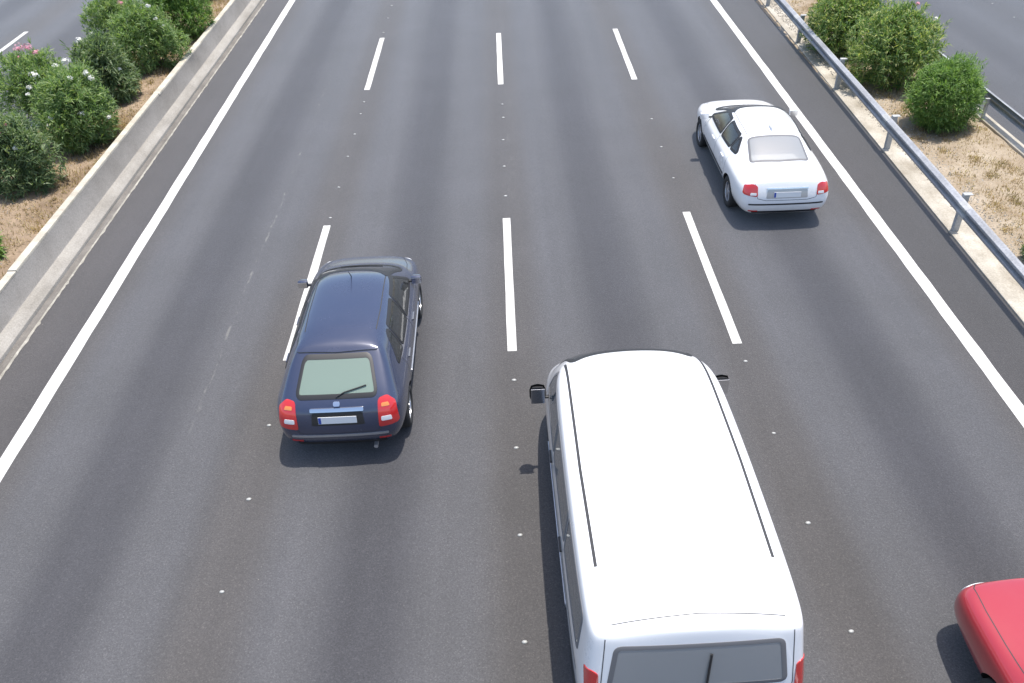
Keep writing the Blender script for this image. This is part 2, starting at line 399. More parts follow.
# ------------------------------------------------------------------ guardrails
def guard_profile(s):
    """w-beam, s=-1 faces -x ; returns closed thin profile about x=0"""
    pts = [(.030, .330), (0, .325), (-.012, .315), (-.075, .285), (-.08, .27), (-.08, .225), (-.074, .212), (-.012, .180), (-.008, .165), (-.012, .150), (-.074, .118), (-.08, .105), (-.08, .06), (-.075, .045), (-.012, .012), (0, .0)]
    pts = [(x, z * .82) for x, z in pts]
    inner = [(x + .006, z) for x, z in reversed(pts)]
    return [((x if s < 0 else -x), z) for x, z in pts + inner]
def guardrail(name, label, xrail, sgn, zb, posts, y0, y1, slope, ztop_post):
    g = empty(name, (xrail(20), 20, 0)); tag(g, label, 'guardrail')
    ox, oy = xrail(20), 20
    prof = guard_profile(sgn)
    n = max(8, int((y1 - y0) / 1.0)); ys_ = [y0 + (y1 - y0) * i / n for i in range(n + 1)]
    V, F = sweep(lambda y: [(xrail(y) + px - ox, pz + zb) for px, pz in prof], ys_)
    V = [(x, y - oy, z) for x, y, z in V]
    mesh('rail', V, F, M['galv'], g, smooth=True, sharp=30)
    first = None
    for py in posts:
        px = xrail(py) + (-sgn) * .10 - ox
        if first is None:
            bm = bmesh.new()                              # c-section post
            for c, s in (((0, -.045, ztop_post / 2 - .1), (.11, .007, ztop_post + .2)), ((-.052, 0, ztop_post / 2 - .1), (.006, .09, ztop_post + .2)), ((.052, -.02, ztop_post / 2 - .1), (.006, .045, ztop_post + .2))):
                box(bm, c, s, .001)
            first = from_bm('post', bm, M['galv_post'], g)
            bm = bmesh.new()
            box(bm, (-sgn * .03, 0, ztop_post + .006), (.17, .11, .012), .003)
            box(bm, (-sgn * .0, -.030, ztop_post - .03), (.10, .008, .06), .002)
            cap = from_bm('spacer', bm, M['galv_post'], first)
            bm = bmesh.new()
            bmesh.ops.create_cone(bm, cap_ends=True, segments=8, radius1=.016, radius2=.012, depth=.02, matrix=Matrix.Translation((sgn * (.10 + .018), 0, zb + .165)) @ Matrix.Rotation(math.pi / 2, 4, 'Y'))
            from_bm('bolt', bm, M['bolt'], first)
            first.location = (px, py - oy, 0); src = first; first.scale = (1, 1, 1) if sgn < 0 else (.6, .6, .8)
        else:
            c = copy_tree(src, g); c.location = (px, py - oy, 0)
    return g
xg = lambda y: 8.70 + (y - 14) * .0215
posts = [14.21 + 3.74 * k for k in range(-1, 6)]
gr1 = guardrail('guardrail', 'galvanised steel guardrail on posts along the pale kerb right of the main road', xg, -1, .50, posts, -25, 60, .02, .82)
# lapped joints of the near rail
for jy in (13.75, 17.9, 25.4):
    prof = [(x - .007 if i < 16 else x - .007, z) for i, (x, z) in enumerate(guard_profile(-1))]
    V, F = sweep(lambda y: [(xg(y) + px - xg(20), pz + .50) for px, pz in prof], [jy, jy + .16, jy + .32])
    mesh('rail_splice', [(x, y - 20, z) for x, y, z in V], F, M['galv_post'], gr1, smooth=True, sharp=30)
guardrail('guardrail', 'second guardrail seen from its dark back beside the outer road at the right edge', lambda y: 11.80, 1, .42, [15.35 + 3.9 * k for k in range(0, 4)], -25, 60, 0, .74)

# ------------------------------------------------------------------ road studs
bm = bmesh.new()
bmesh.ops.create_uvsphere(bm, u_segments=10, v_segments=6, radius=.5)
bmesh.ops.scale(bm, vec=(.085, .06, .042), verts=bm.verts)
for v in bm.verts:
    if v.co.z < 0: v.co.z *= .1
me_stud = bpy.data.meshes.new('road_stud'); bm.to_mesh(me_stud); bm.free(); me_stud.materials.append(M['stud']); me_stud.shade_smooth()
ST = [('small white road stud in the row beyond the upper gap of the left dashed line', 'studs between the dashes of the left lane line',
       [(-3.73, 22.16), (-3.73, 21.35), (-3.73, 20.06), (-3.74, 18.78), (-3.74, 17.19), (-3.73, 15.8)]),
      ('small white road stud near the dark hatchback on the left lane line below its dash', 'studs below the near dash of the left lane line', [(-3.74, 9.43), (-3.72, 7.95), (-3.72, 6.44)]),
      ('tiny pale road stud far up the left lane line beyond the farthest dash', 'studs beyond the far left dash', [(-3.75, 31.03), (-3.75, 29.59), (-3.76, 28.05)]),
      ('small pale road stud between the two dashes of the middle lane line', 'studs between the middle dashes', [(0.02, 21.61), (0.03, 20.72), (0, 19.35), (0, 17.9), (0, 16.45)]),
      ('small white road stud beside the left flank of the white van', 'studs beside the van on the middle line', [(0.01, 10.25), (0, 8.73), (0, 7.13), (0, 5.57)]),
      ('small pale road stud between the two right dashes near the white saloon', 'studs between the right dashes', [(3.79, 20.24), (3.76, 18.59), (3.76, 16.97)]),
      ('small white road stud right of the white van below the near right dash', 'studs right of the van', [(3.77, 10.48), (3.77, 8.81), (3.76, 7.13), (3.77, 5.53)]),
      ('white road stud on the outer road beyond the right bushes', 'studs on the outer road', [(16.39, 28.46), (16.37, 26.98)])]
for lab, grp, pts in ST:
    for x, y in pts:
        o = bpy.data.objects.new('road_stud', me_stud); COL.objects.link(o); o.location = (x, y, .002)
        o.rotation_euler = (0, 0, rnd.uniform(-.15, .15)); s = rnd.uniform(.72, 1.0); o.scale = (s, s, s)
        tag(o, lab, 'road stud', grp)

# ------------------------------------------------------------------ vegetation
def leaf_quad(V, F, p, d, side, L, W, droop):
    """narrow bent leaf: 2 quads"""
    m_ = p + d * (L * .5); t = p + d * L + Vector((0, 0, -droop * L))
    i = len(V)
    V += [p - side * (W * .25), p + side * (W * .25), m_ - side * (W * .5), m_ + side * (W * .5), t]
    F += [(i, i + 1, i + 3, i + 2), (i + 2, i + 3, i + 4)]
def bush(name, loc, r, h, n, m, seed, label, grp, flowers=(), leafL=.155, leafW=.026, upright=.5, lobes=9, dome=.10):
    h *= 1.08; R = random.Random(seed); root = empty(name, loc); tag(root, label, 'bush', grp)
    L = []                                                # clumps: centres on an uneven dome
    for k in range(lobes):
        a = k * 2.399 + R.uniform(-.4, .4); t = ((k + .5) / lobes)
        rr = r * .72 * math.sqrt(t) * R.uniform(.8, 1.12)
        zz = h * (.72 - .42 * t * t) * R.uniform(.86, 1.12)
        L.append((Vector((math.cos(a) * rr, math.sin(a) * rr, zz)), r * R.uniform(.36, .52), h * R.uniform(.22, .34)))
    for k in range(max(4, lobes // 2)):                   # low skirt
        a = k * 6.283 / max(4, lobes // 2) + R.uniform(-.3, .3)
        L.append((Vector((math.cos(a) * r * .55, math.sin(a) * r * .55, h * .27)), r * R.uniform(.36, .46), h * R.uniform(.22, .3)))
    V = []; F = []
    nt = int(n * 1.55) // 6                                           # twigs each with a whorl of leaves
    for k in range(nt):
        c, lr, lh = L[R.randrange(len(L))]
        if R.random() < dome: c, lr, lh = Vector((0, 0, h * .47)), r * .92, h * .50
        u = Vector((R.gauss(0, 1), R.gauss(0, 1), R.gauss(.25, 1))).normalized()
        q = R.uniform(.7, 1.0) ** .5 * R.choice((1, 1, 1, 1.12))
        p = c + Vector((u.x * lr * q, u.y * lr * q, u.z * lh * q))
        if p.z < .03: p.z = R.uniform(.03, .2)
        out = Vector((p.x, p.y, (p.z - h * .35) * .8)).normalized()
        ax = (out * (1 - upright) + Vector((0, 0, 1)) * upright + Vector((R.gauss(0, .3), R.gauss(0, .3), R.gauss(0, .2)))).normalized()
        ref = ax.orthogonal().normalized(); bi = ax.cross(ref)
        for j in range(6):
            a = R.uniform(0, 6.283); sp = R.uniform(.25, .95)
            d = (ax * (1 - sp * .6) + (ref * math.cos(a) + bi * math.sin(a)) * sp).normalized()
            sd = d.cross(Vector((R.gauss(0, .55), R.gauss(0, .55), 1))).normalized()
            pp = p - ax * R.uniform(0, .14)
            leaf_quad(V, F, pp, d, sd, leafL * R.uniform(.65, 1.25), leafW * R.uniform(.7, 1.2), R.uniform(0, .35))
    for k in range(int(r * 42)):                          # straggling shoots that break the outline
        c, lr, lh = L[R.randrange(lobes)]
        a = R.uniform(0, 6.283); u = Vector((math.cos(a) * .8, math.sin(a) * .8, R.uniform(.35, 1.2))).normalized()
        p = c + Vector((u.x * lr, u.y * lr, u.z * lh)) * .75; ln = R.uniform(.16, .42)
        ax = (u * .55 + Vector((R.gauss(0, .25), R.gauss(0, .25), .85))).normalized(); ref = ax.orthogonal().normalized(); bi = ax.cross(ref)
        for j in range(int(ln * 55)):
            t = R.uniform(.1, 1); an = R.uniform(0, 6.283); sp = R.uniform(.5, 1.1) * (1.15 - .6 * t)
            d = (ax * .75 + (ref * math.cos(an) + bi * math.sin(an)) * sp).normalized()
            sd = d.cross(Vector((R.gauss(0, .55), R.gauss(0, .55), 1))).normalized()
            leaf_quad(V, F, p + ax * ln * t, d, sd, leafL * R.uniform(.6, 1.1), leafW * R.uniform(.7, 1.1), R.uniform(0, .3))
    mesh('foliage', V, F, m, root)
    bm = bmesh.new()                                      # woody stems fanning up from the base
    for k in range(14):
        a = R.uniform(0, 6.283); c, lr, lh = L[R.randrange(len(L))]
        b0 = Vector((math.cos(a) * r * .12, math.sin(a) * r * .12, -.1)); b1 = c * R.uniform(.75, 1.0)
        d = b1 - b0; q = d.to_track_quat('Z', 'Y').to_matrix().to_4x4()
        bmesh.ops.create_cone(bm, cap_ends=True, segments=6, radius1=.018, radius2=.006, depth=d.length, matrix=Matrix.Translation((b0 + b1) / 2) @ q)
    from_bm('stem', bm, M['stem'], root)
    for (fx, fy, fz, fr, fm) in flowers:                  # each flower head a cluster of petals
        V = []; F = []; c = Vector((fx * r, fy * r, fz * h))
        for k in range(8):
            for q in range(5):
                a_, b_ = 6.283 * k / 8, math.pi * (q / 4 - .5); V.append(c + Vector((math.cos(a_) * math.cos(b_), math.sin(a_) * math.cos(b_), math.sin(b_) * .7)) * fr * .30)
        for k in range(8):
            for q in range(4): F.append((k * 5 + q, ((k + 1) % 8) * 5 + q, ((k + 1) % 8) * 5 + q + 1, k * 5 + q + 1))
        for k in range(int(10 + 130 * fr)):
            u = Vector((R.gauss(0, 1), R.gauss(0, 1), R.gauss(.3, .8))).normalized()
            b = c + Vector((u.x, u.y, u.z * .7)) * fr * R.uniform(.3, 1)
            a1 = u.orthogonal().normalized(); a2 = u.cross(a1)
            s = .021 * R.uniform(.8, 1.3); i = len(V); ro = R.uniform(0, 1.2)
            V.append(b)
            for j in range(5):
                an = ro + j * 6.283 / 5
                V += [b + (a1 * math.cos(an - .35) + a2 * math.sin(an - .35)) * s + u * .008, b + (a1 * math.cos(an) + a2 * math.sin(an)) * s * 1.35 + u * .012, b + (a1 * math.cos(an + .35) + a2 * math.sin(an + .35)) * s + u * .008]
                F.append((i, i + 1 + j * 3, i + 2 + j * 3, i + 3 + j * 3))
        mesh('flower', V, F, M['petal_p' if fm == 'p' else 'petal_w'], root)
    return root
GL = 'oleander bushes on the left planting strip'; GRR = 'bushes on the right verge'
bush('oleander_bush', (-9.85, 13.9, .4), .30, .6, 1800, M['leafB'], 1, 'small low bush cut off by the left edge of the picture', GL, upright=.55, lobes=5)
bush('oleander_bush', (-10.45, 16.9, .38), .72, 1.62, 8200, M['leafC'], 2, 'dull dark green bush with pale pink buds, nearest whole bush on the left', GL,
     [(-.1, -.6, .92, .08, 'p'), (-.55, .1, .95, .09, 'p'), (.45, -.5, .66, .06, 'w'), (-.35, -.3, .98, .05, 'p'), (.0, -.35, 1.0, .05, 'p'), (.25, -.2, .9, .04, 'p'), (-.5, -.7, .62, .05, 'w'), (.15, -.5, .86, .035, 'p')], upright=.62)
bush('oleander_bush', (-10.12, 19.35, .38), .90, 1.62, 9800, M['leafA'], 3, 'broad green bush with several white flower heads on its top, left side', GL,
     [(.1, .25, 1.10, .12, 'w'), (.35, -.3, .96, .08, 'w'), (.5, -.65, .55, .07, 'w'), (-.62, -.1, .99, .12, 'w'), (-.75, -.3, .86, .07, 'w'), (-.1, .1, 1.06, .09, 'w'), (.62, .1, .95, .10, 'w'), (.75, .0, .90, .08, 'w'), (-.2, -.85, .55, .06, 'w'), (-.42, -.7, .42, .05, 'w'), (.95, -.2, .40, .06, 'w'), (-.9, -.2, .75, .05, 'w')])
bush('oleander_bush', (-12.0, 21.6, .25), .92, 1.5, 7600, M['leafA'], 4, 'mid green bush with a pink flower head, behind the broad white flowered bush', GL,
     [(-.1, .0, 1.08, .16, 'p'), (.08, .1, 1.06, .16, 'p'), (.3, .0, 1.0, .10, 'p'), (-.3, .2, .9, .05, 'p')])
bush('oleander_bush', (-10.35, 21.95, .38), .80, 1.55, 8000, M['leafC'], 5, 'shaggy green bush with drooping shoots above bare dry soil, third along the barrier', GL,
     [(-.45, .0, .98, .10, 'w'), (-.6, .1, .90, .06, 'w'), (.0, .1, 1.06, .05, 'w'), (.62, -.2, .55, .05, 'w')], upright=.35, leafL=.18)
bush('oleander_bush', (-9.98, 24.3, .38), .95, 1.68, 9000, M['leafA'], 6, 'tall pale green bush with a few white and pink blooms, before the brightest bush', GL,
     [(.05, .3, 1.10, .10, 'w'), (.7, -.2, .7, .07, 'w'), (-.45, .1, 1.03, .10, 'p'), (-.2, .15, 1.08, .06, 'p'), (.35, .0, .98, .07, 'w'), (.5, -.1, .80, .05, 'w'), (-.3, -.2, .8, .05, 'w'), (.1, -.7, .5, .05, 'w')])
bush('oleander_bush', (-9.95, 27.4, .38), 1.05, 1.75, 9600, M['leafB'], 7, 'deep green dense bush without flowers at the top of the left strip', GL, [(-.1, -.85, .18, .05, 'w')], lobes=11)
bush('oleander_bush', (-11.9, 27.0, .25), .85, 1.55, 6000, M['leafA'], 8, 'bush with pink blooms beside the left road at the top edge of the picture', GL,
     [(.3, -.1, .95, .12, 'p'), (0, 0, 1.02, .08, 'p'), (.6, -.3, .8, .06, 'p')])
bush('oleander_bush', (-9.95, 31.6, .38), .9, 1.5, 5000, M['leafA'], 9, 'distant bush cropped by the top edge beyond the dense flowerless bush', GL)
bush('round_bush', (10.50, 19.0, .06), .84, 1.48, 15000, M['leafB'], 11, 'neat rounded bright green bush without flowers beside the right guardrail', GRR, upright=.35, leafL=.12, leafW=.017, lobes=14, dome=.55)
bush('oleander_bush', (10.38, 21.75, .06), 1.15, 1.80, 12000, M['leafD'], 12, 'large loose bush with yellowish new shoots behind the neat rounded bush', GRR,
     [(.3, .2, 1.03, .05, 'p'), (.75, .1, .85, .04, 'w')], lobes=13)
bush('oleander_bush', (10.05, 24.5, .06), 1.22, 1.62, 11500, M['leafD'], 13, 'wide olive green bush at the top edge right of the guardrail', GRR, [(.5, -.2, .95, .05, 'p')], lobes=13)
bush('oleander_bush', (9.98, 13.0, .06), .45, .75, 3000, M['leafC'], 14, 'low dark bush cut off by the right edge of the picture', GRR, lobes=5)

def grass(name, area, n, zf, seed, hmin, hmax, dens, m):
    R = random.Random(seed); V = []; F = []; xa, xb, ya, yb = area; made = 0; tries = 0
    tufts = [(R.uniform(xa, xb), R.uniform(ya, yb), R.uniform(.10, .38)) for _ in range(dens)]
    while made < n and tries < n * 4:
        tries += 1
        tx, ty, tr = tufts[R.randrange(len(tufts))]
        x = R.gauss(tx, tr * .6); y = R.gauss(ty, tr * .8)
        if not (xa < x < xb and ya < y < yb): continue
        z = zf(x, y) - .01; h = R.uniform(hmin, hmax); a = R.uniform(0, 6.283); lean = R.uniform(.2, 1.3)
        w = R.uniform(.004, .009); i = len(V); s = Vector((math.cos(a + 1.57), math.sin(a + 1.57), 0)) * w
        d = Vector((math.cos(a) * lean, math.sin(a) * lean, 1)).normalized(); p = Vector((x, y, z))
        V += [p - s, p + s, p + d * h * .6 + s * .7, p + d * h * .6 - s * .7, p + d * h + Vector((0, 0, -h * .15 * lean))]
        F += [(i, i + 1, i + 2, i + 3), (i + 3, i + 2, i + 4)]; made += 1
    return kind(mesh(name, V, F, m), 'stuff')
grass('dry_grass', (-12.0, -9.16, 11, 36), 26000, soil_left, 21, .05, .17, 420, M['drygrass'])
grass('dry_grass', (9.62, 11.6, 11, 36), 24000, soil_right, 22, .03, .12, 300, M['drygrass'])
def gravel(name, pts, m):
    V = []; F = []
    for x, y, z, s in pts:
        i = len(V); k = [rnd.uniform(.6, 1.2) * s for _ in range(6)]
        V += [(x - k[0], y, z), (x, y - k[1], z), (x + k[2], y, z), (x, y + k[3], z), (x + rnd.uniform(-.3, .3) * s, y, z + k[4] * .7), (x, y, z - s * .3)]
        F += [(i, i + 1, i + 4), (i + 1, i + 2, i + 4), (i + 2, i + 3, i + 4), (i + 3, i, i + 4), (i + 1, i, i + 5), (i + 2, i + 1, i + 5), (i + 3, i + 2, i + 5), (i, i + 3, i + 5)]
    return kind(mesh(name, V, F, m), 'stuff')
pts = []
for _ in range(5200):
    x = 9.15 + abs(rnd.gauss(0, .55)); y = rnd.uniform(10, 34)
    if x < 11.5: pts.append((x, y, (soil_right(x, y) if x > XR(y) + .66 else .046) + .004, rnd.uniform(.008, .028)))
for _ in range(1500):
    x = rnd.uniform(-12, -9.2); y = rnd.uniform(11, 34); pts.append((x, y, soil_left(x, y) + .003, rnd.uniform(.007, .022)))
gravel('gravel', pts, M['stone'])
gravel('road_grit', [(-8.55 + rnd.gauss(0, .10), rnd.uniform(10, 34), .003, rnd.uniform(.004, .011)) for _ in range(420)]
       + [(XR(0) + .3, 5, .047, .01)] + [(rnd.choice((-3.0, -.6, 2.4, -7.9, 8.2, 6.6)) + rnd.gauss(0, .5), rnd.uniform(4, 32), .002, rnd.uniform(.004, .009)) for _ in range(60)], M['stone'])

# ------------------------------------------------------------------ vehicles
def cage_mesh(stations, wheels, wr, wx, name, mats, ww=.30, level=4, crease=()):
    """stations: list of (xs, ys, zs) for 8 columns, rear to front"""
    n = len(stations[0][0]); V = []; F = []
    for xs, ys_, zs in stations:
        V += [(x, y, z) for x, y, z in zip(xs, ys_, zs)] + [(-x, y, z) for x, y, z in zip(xs, ys_, zs)]
    ring = list(range(n)) + [n + i for i in reversed(range(n))]
    K = 2 * n
    for s in range(len(stations) - 1):
        a, b = s * K, (s + 1) * K
        for i in range(K):
            p, q = ring[i], ring[(i + 1) % K]
            F.append((a + p, a + q, b + q, b + p))
    for s, flip in ((0, False), (len(stations) - 1, True)):
        a = s * K
        for i in range(n - 1):
            f = (a + i, a + n + i, a + n + i + 1, a + i + 1)
            F.append(tuple(reversed(f)) if flip else f)
    me = bpy.data.meshes.new(name); me.from_pydata(V, [], F)
    bm = bmesh.new(); bm.from_mesh(me); bmesh.ops.recalc_face_normals(bm, faces=bm.faces)
    cl = bm.edges.layers.float.new('crease_edge'); bm.verts.ensure_lookup_table()
    for (s, i, s2, i2, c) in crease:
        for sd in (0, n):
            e = bm.edges.get((bm.verts[s * K + sd + i], bm.verts[s2 * K + sd + i2]))
            if e: e[cl] = c
    bm.to_mesh(me); bm.free()
    tmp = bpy.data.objects.new('tmp', me); COL.objects.link(tmp)
    sub = tmp.modifiers.new('s', 'SUBSURF'); sub.levels = level; sub.render_levels = level
    cutters = []
    for wy in wheels:
        for s in (-1, 1):
            bm = bmesh.new()
            bmesh.ops.create_cone(bm, cap_ends=True, segments=48, radius1=wr + .05, radius2=wr + .05, depth=ww + .3,
                                  matrix=Matrix.Translation((s * (wx + .15), wy, wr)) @ Matrix.Rotation(math.pi / 2, 4, 'Y'))
            cm = bpy.data.meshes.new('cut'); bm.to_mesh(cm); bm.free()
            c = bpy.data.objects.new('cut', cm); COL.objects.link(c); cutters.append(c)
            b = tmp.modifiers.new('b', 'BOOLEAN'); b.operation = 'DIFFERENCE'; b.solver = 'EXACT'; b.object = c
    bpy.context.view_layer.update()
    dg = bpy.context.evaluated_depsgraph_get()
    out = bpy.data.meshes.new_from_object(tmp.evaluated_get(dg)); out.name = name
    for o in [tmp] + cutters:
        mm = o.data; bpy.data.objects.remove(o); bpy.data.meshes.remove(mm)
    out.materials.clear()
    for m in mats: out.materials.append(m)
    for p in out.polygons:
        p.material_index = 0
        for wy in wheels:
            d = math.hypot(p.center.y - wy, p.center.z - wr)
            nz = Vector((0, p.normal.y, p.normal.z)).length
            if d < wr + .055 and (d > wr + .035 and nz > .8 or abs(p.center.x) < wx + .01 and d < wr + .06 and abs(p.normal.x) > .9 and p.center.z > .2):
                p.material_index = 1
        if p.normal.z < -.8 and p.center.z < .35: p.material_index = 1
    out.shade_smooth(); out.set_sharp_from_angle(angle=math.radians(40))
    bvh = BVHTree.FromPolygons([v.co.copy() for v in out.vertices], [tuple(p.vertices) for p in out.polygons])
    return out, bvh

def rpoly(pts, r=.05, seg=5):
    out = []; n = len(pts)
    for i in range(n):
        p = Vector(pts[i]); a = (Vector(pts[i - 1]) - p); b = (Vector(pts[(i + 1) % n]) - p)
        k = min(r, a.length * .45, b.length * .45); A = p + a.normalized() * k; B = p + b.normalized() * k
        for j in range(seg + 1):
            t = j / seg; out.append(A * (1 - t) ** 2 + p * 2 * t * (1 - t) + B * t * t)
    return out
def resample(poly, step):
    out = []; n = len(poly)
    for i in range(n):
        a, b = poly[i], poly[(i + 1) % n]; k = max(1, int((b - a).length / step))
        for j in range(k): out.append(a + (b - a) * (j / k))
    return out
AX = {'right': (lambda u, v: Vector((4, u, v)), Vector((-1, 0, 0))), 'left': (lambda u, v: Vector((-4, u, v)), Vector((1, 0, 0))),
      'rear': (lambda u, v: Vector((u, -4, v)), Vector((0, 1, 0))), 'front': (lambda u, v: Vector((u, 12, v)), Vector((0, -1, 0))),
      'top': (lambda u, v: Vector((u, v, 6)), Vector((0, 0, -1)))}
def shoot(bvh, ax, u, v):
    o, d = AX[ax]; loc, nor, idx, dist = bvh.ray_cast(o(u, v), d)
    if loc is None: return None, None
    if nor.dot(d) > 0: nor = -nor
    return loc, nor
def patch(name, bvh, ax, pts, m, parent, off=.004, r=.05, thick=.012, rings=(1, .93, .8, .6, .35), step=.05, label=None):
    poly = resample(rpoly(pts, r), step); c = sum(poly, Vector((0, 0))) / len(poly)
    V = []; F = []; n = len(poly); d = AX[ax][1]; last = None
    def put(p, o):
        nonlocal last
        l, nn = shoot(bvh, ax, p.x, p.y)
        if l is None:
            l, nn = last if last else (AX[ax][0](p.x, p.y), -d)
        last = (l, nn)
        V.append(l - d * o * .5 + nn * o * .5 if o > 0 else l + d * (-o))
    for p in poly: put(p, -thick)
    for k in rings:
        for p in poly: put(c + (p - c) * k, off)
    put(c, off)
    R_ = len(rings) + 1
    for j in range(R_ - 1):
        for i in range(n):
            F.append((j * n + i, j * n + (i + 1) % n, (j + 1) * n + (i + 1) % n, (j + 1) * n + i))
    for i in range(n): F.append(((R_ - 1) * n + i, (R_ - 1) * n + (i + 1) % n, R_ * n))
    bm = bmesh.new(); me = bpy.data.meshes.new(name); me.from_pydata(V, [], F); bm.from_mesh(me)
    cc = sum((v.co for v in bm.verts), Vector()) / len(bm.verts)
    for f in bm.faces:
        if f.normal.dot(d) > .2: f.normal_flip()
    bm.to_mesh(me); bm.free(); me.shade_smooth(); me.set_sharp_from_angle(angle=math.radians(50))
    o = link(name, me, m, parent)
    if label: o['label'] = label
    return o
def seam(name, bvh, ax, lines, m, parent, w=.008, off=.0012, step=.03):
    if len(lines) > 1: return [seam(name, bvh, ax, [l], m, parent, w, off, step) for l in lines]
    V = []; F = []
    for line in lines:
        P = [Vector(p) for p in line]; S = []
        for a, b in zip(P[:-1], P[1:]):
            k = max(1, int((b - a).length / step)); S += [a + (b - a) * (j / k) for j in range(k)]
        S.append(P[-1]); prev = False
        for i, p in enumerate(S):
            t = (S[min(i + 1, len(S) - 1)] - S[max(i - 1, 0)]).normalized(); nn = Vector((-t.y, t.x)) * w / 2
            a, na = shoot(bvh, ax, *(p + nn)); b, nb = shoot(bvh, ax, *(p - nn))
            if a is None or b is None: prev = False; continue
            V += [a + na * off, b + nb * off]; k = len(V)
            if prev: F.append((k - 4, k - 3, k - 1, k - 2))
            prev = True
    return mesh(name, V, F, m, parent)
def tube_on(name, bvh, ax, line, m, parent, r=.012, off=.012, step=.06):
    P = [Vector(p) for p in line]; S = []
    for a, b in zip(P[:-1], P[1:]):
        k = max(1, int((b - a).length / step)); S += [a + (b - a) * (j / k) for j in range(k)]
    S.append(P[-1]); pts = []
    for p in S:
        l, nn = shoot(bvh, ax, *p)
        if l is not None: pts.append(l + nn * off)
    V = []; F = []; ns = 8
    for i, p in enumerate(pts):
        t = (pts[min(i + 1, len(pts) - 1)] - pts[max(0, i - 1)]).normalized()
        a = t.cross(Vector((.3, .2, 1))).normalized(); b = t.cross(a)
        for j in range(ns):
            an = 6.283 * j / ns; V.append(p + (a * math.cos(an) + b * math.sin(an)) * r)
    for i in range(len(pts) - 1):
        for j in range(ns): F.append((i * ns + j, i * ns + (j + 1) % ns, (i + 1) * ns + (j + 1) % ns, (i + 1) * ns + j))
    F.append(tuple(range(ns))); F.append(tuple((len(pts) - 1) * ns + j for j in reversed(range(ns))))
    return mesh(name, V, F, m, parent, smooth=True, sharp=50)
_wheel = {}
def wheel(parent, x, y, r, w=.21):
    key = (round(r, 3), w)
    if key not in _wheel:
        prof = [(-w * .42, r * .62), (-w * .5, r * .72), (-w * .5, r * .90), (-w * .40, r * .985), (-w * .2, r), (w * .2, r), (w * .40, r * .985), (w * .5, r * .90), (w * .5, r * .72), (w * .42, r * .62)]
        ns = 40; V = []; F = []; n = len(prof)
        for j in range(ns):
            a = 6.28318 * j / ns
            V += [(px, pr * math.cos(a), pr * math.sin(a)) for px, pr in prof]
        for j in range(ns):
            for i in range(n): F.append((j * n + i, j * n + (i + 1) % n, ((j + 1) % ns) * n + (i + 1) % n, ((j + 1) % ns) * n + i))
        ty = bpy.data.meshes.new('tyre'); ty.from_pydata(V, [], F); ty.shade_smooth(); ty.materials.append(M['rubber'])
        bm = bmesh.new()
        V = []; F = []; prof = [(w * .44, r * .66), (w * .40, r * .60), (w * .05, r * .56), (-w * .3, r * .56), (-w * .3, .0)]
        n = len(prof)
        for j in range(ns):
            a = 6.28318 * j / ns; V += [(px, pr * math.cos(a), pr * math.sin(a)) for px, pr in prof]
        for j in range(ns):
            for i in range(n - 1): F.append((j * n + i, j * n + i + 1, ((j + 1) % ns) * n + i + 1, ((j + 1) % ns) * n + i))
        t = bpy.data.meshes.new('t'); t.from_pydata(V, [], F); bm.from_mesh(t); bpy.data.meshes.remove(t)
        for k in range(5):
            box(bm, (w * .30, 0, r * .32), (.03, r * .16, r * .58), .006); 
            vv = bm.verts[:]
            bmesh.ops.rotate(bm, cent=(0, 0, 0), matrix=Matrix.Rotation(6.28318 / 5, 3, 'X'), verts=vv)
        bmesh.ops.create_cone(bm, cap_ends=True, segments=20, radius1=r * .17, radius2=r * .14, depth=.05, matrix=Matrix.Translation((w * .3, 0, 0)) @ Matrix.Rotation(math.pi / 2, 4, 'Y'))
        rm = bpy.data.meshes.new('rim'); bm.to_mesh(rm); bm.free(); rm.materials.append(M['alloy']); rm.shade_smooth(); rm.set_sharp_from_angle(angle=.6)
        _wheel[key] = (ty, rm)
    ty, rm = _wheel[key]
    e = bpy.data.objects.new('wheel', None); COL.objects.link(e); e.parent = parent; e.location = (x, y, r); e.empty_display_size = .1
    if x < 0: e.rotation_euler = (0, 0, math.pi)
    for nm, me in (('tyre', ty), ('rim', rm)):
        o = bpy.data.objects.new(nm, me); COL.objects.link(o); o.parent = e
def mirror(parent, x, y, z, m, sx=.10, sy=.09, sz=.075, arm=.10):
    s = 1 if x > 0 else -1
    bm = bmesh.new(); box(bm, (0, 0, 0), (sx * 2, sy * 1.6, sz * 2), sz * .6)
    for v in bm.verts:
        if v.co.y > 0: v.co.x *= .8; v.co.z *= .75
    bmesh.ops.translate(bm, vec=(x + s * (arm + sx * .6), y, z), verts=bm.verts)
    o = from_bm('wing_mirror', bm, m, parent, True, 35)
    bm = bmesh.new(); box(bm, (x + s * arm * .45, y + .01, z - sz * .6), (arm + .06, .05, .03), .008); from_bm('mirror_arm', bm, M['black'], o)
    bm = bmesh.new(); box(bm, (x + s * (arm + sx * .6), y - sy * .8 - .002, z), (sx * 1.7, .006, sz * 1.6), .002); from_bm('mirror_glass', bm, M['chrome'], o)
def plate(root, x, y, z, tilt=0.1, w=.52, h=.11):
    bm = bmesh.new(); box(bm, (0, 0, 0), (w, .008, h), .003)
    o = from_bm('number_plate', bm, M['plate'], root); o.location = (x, y, z); o.rotation_euler = (-tilt, 0, 0)
    bm = bmesh.new(); box(bm, (-w / 2 + .022, -.0046, 0), (.036, .004, h - .012), .001); from_bm('plate_band', bm, M['plate_band'], o)

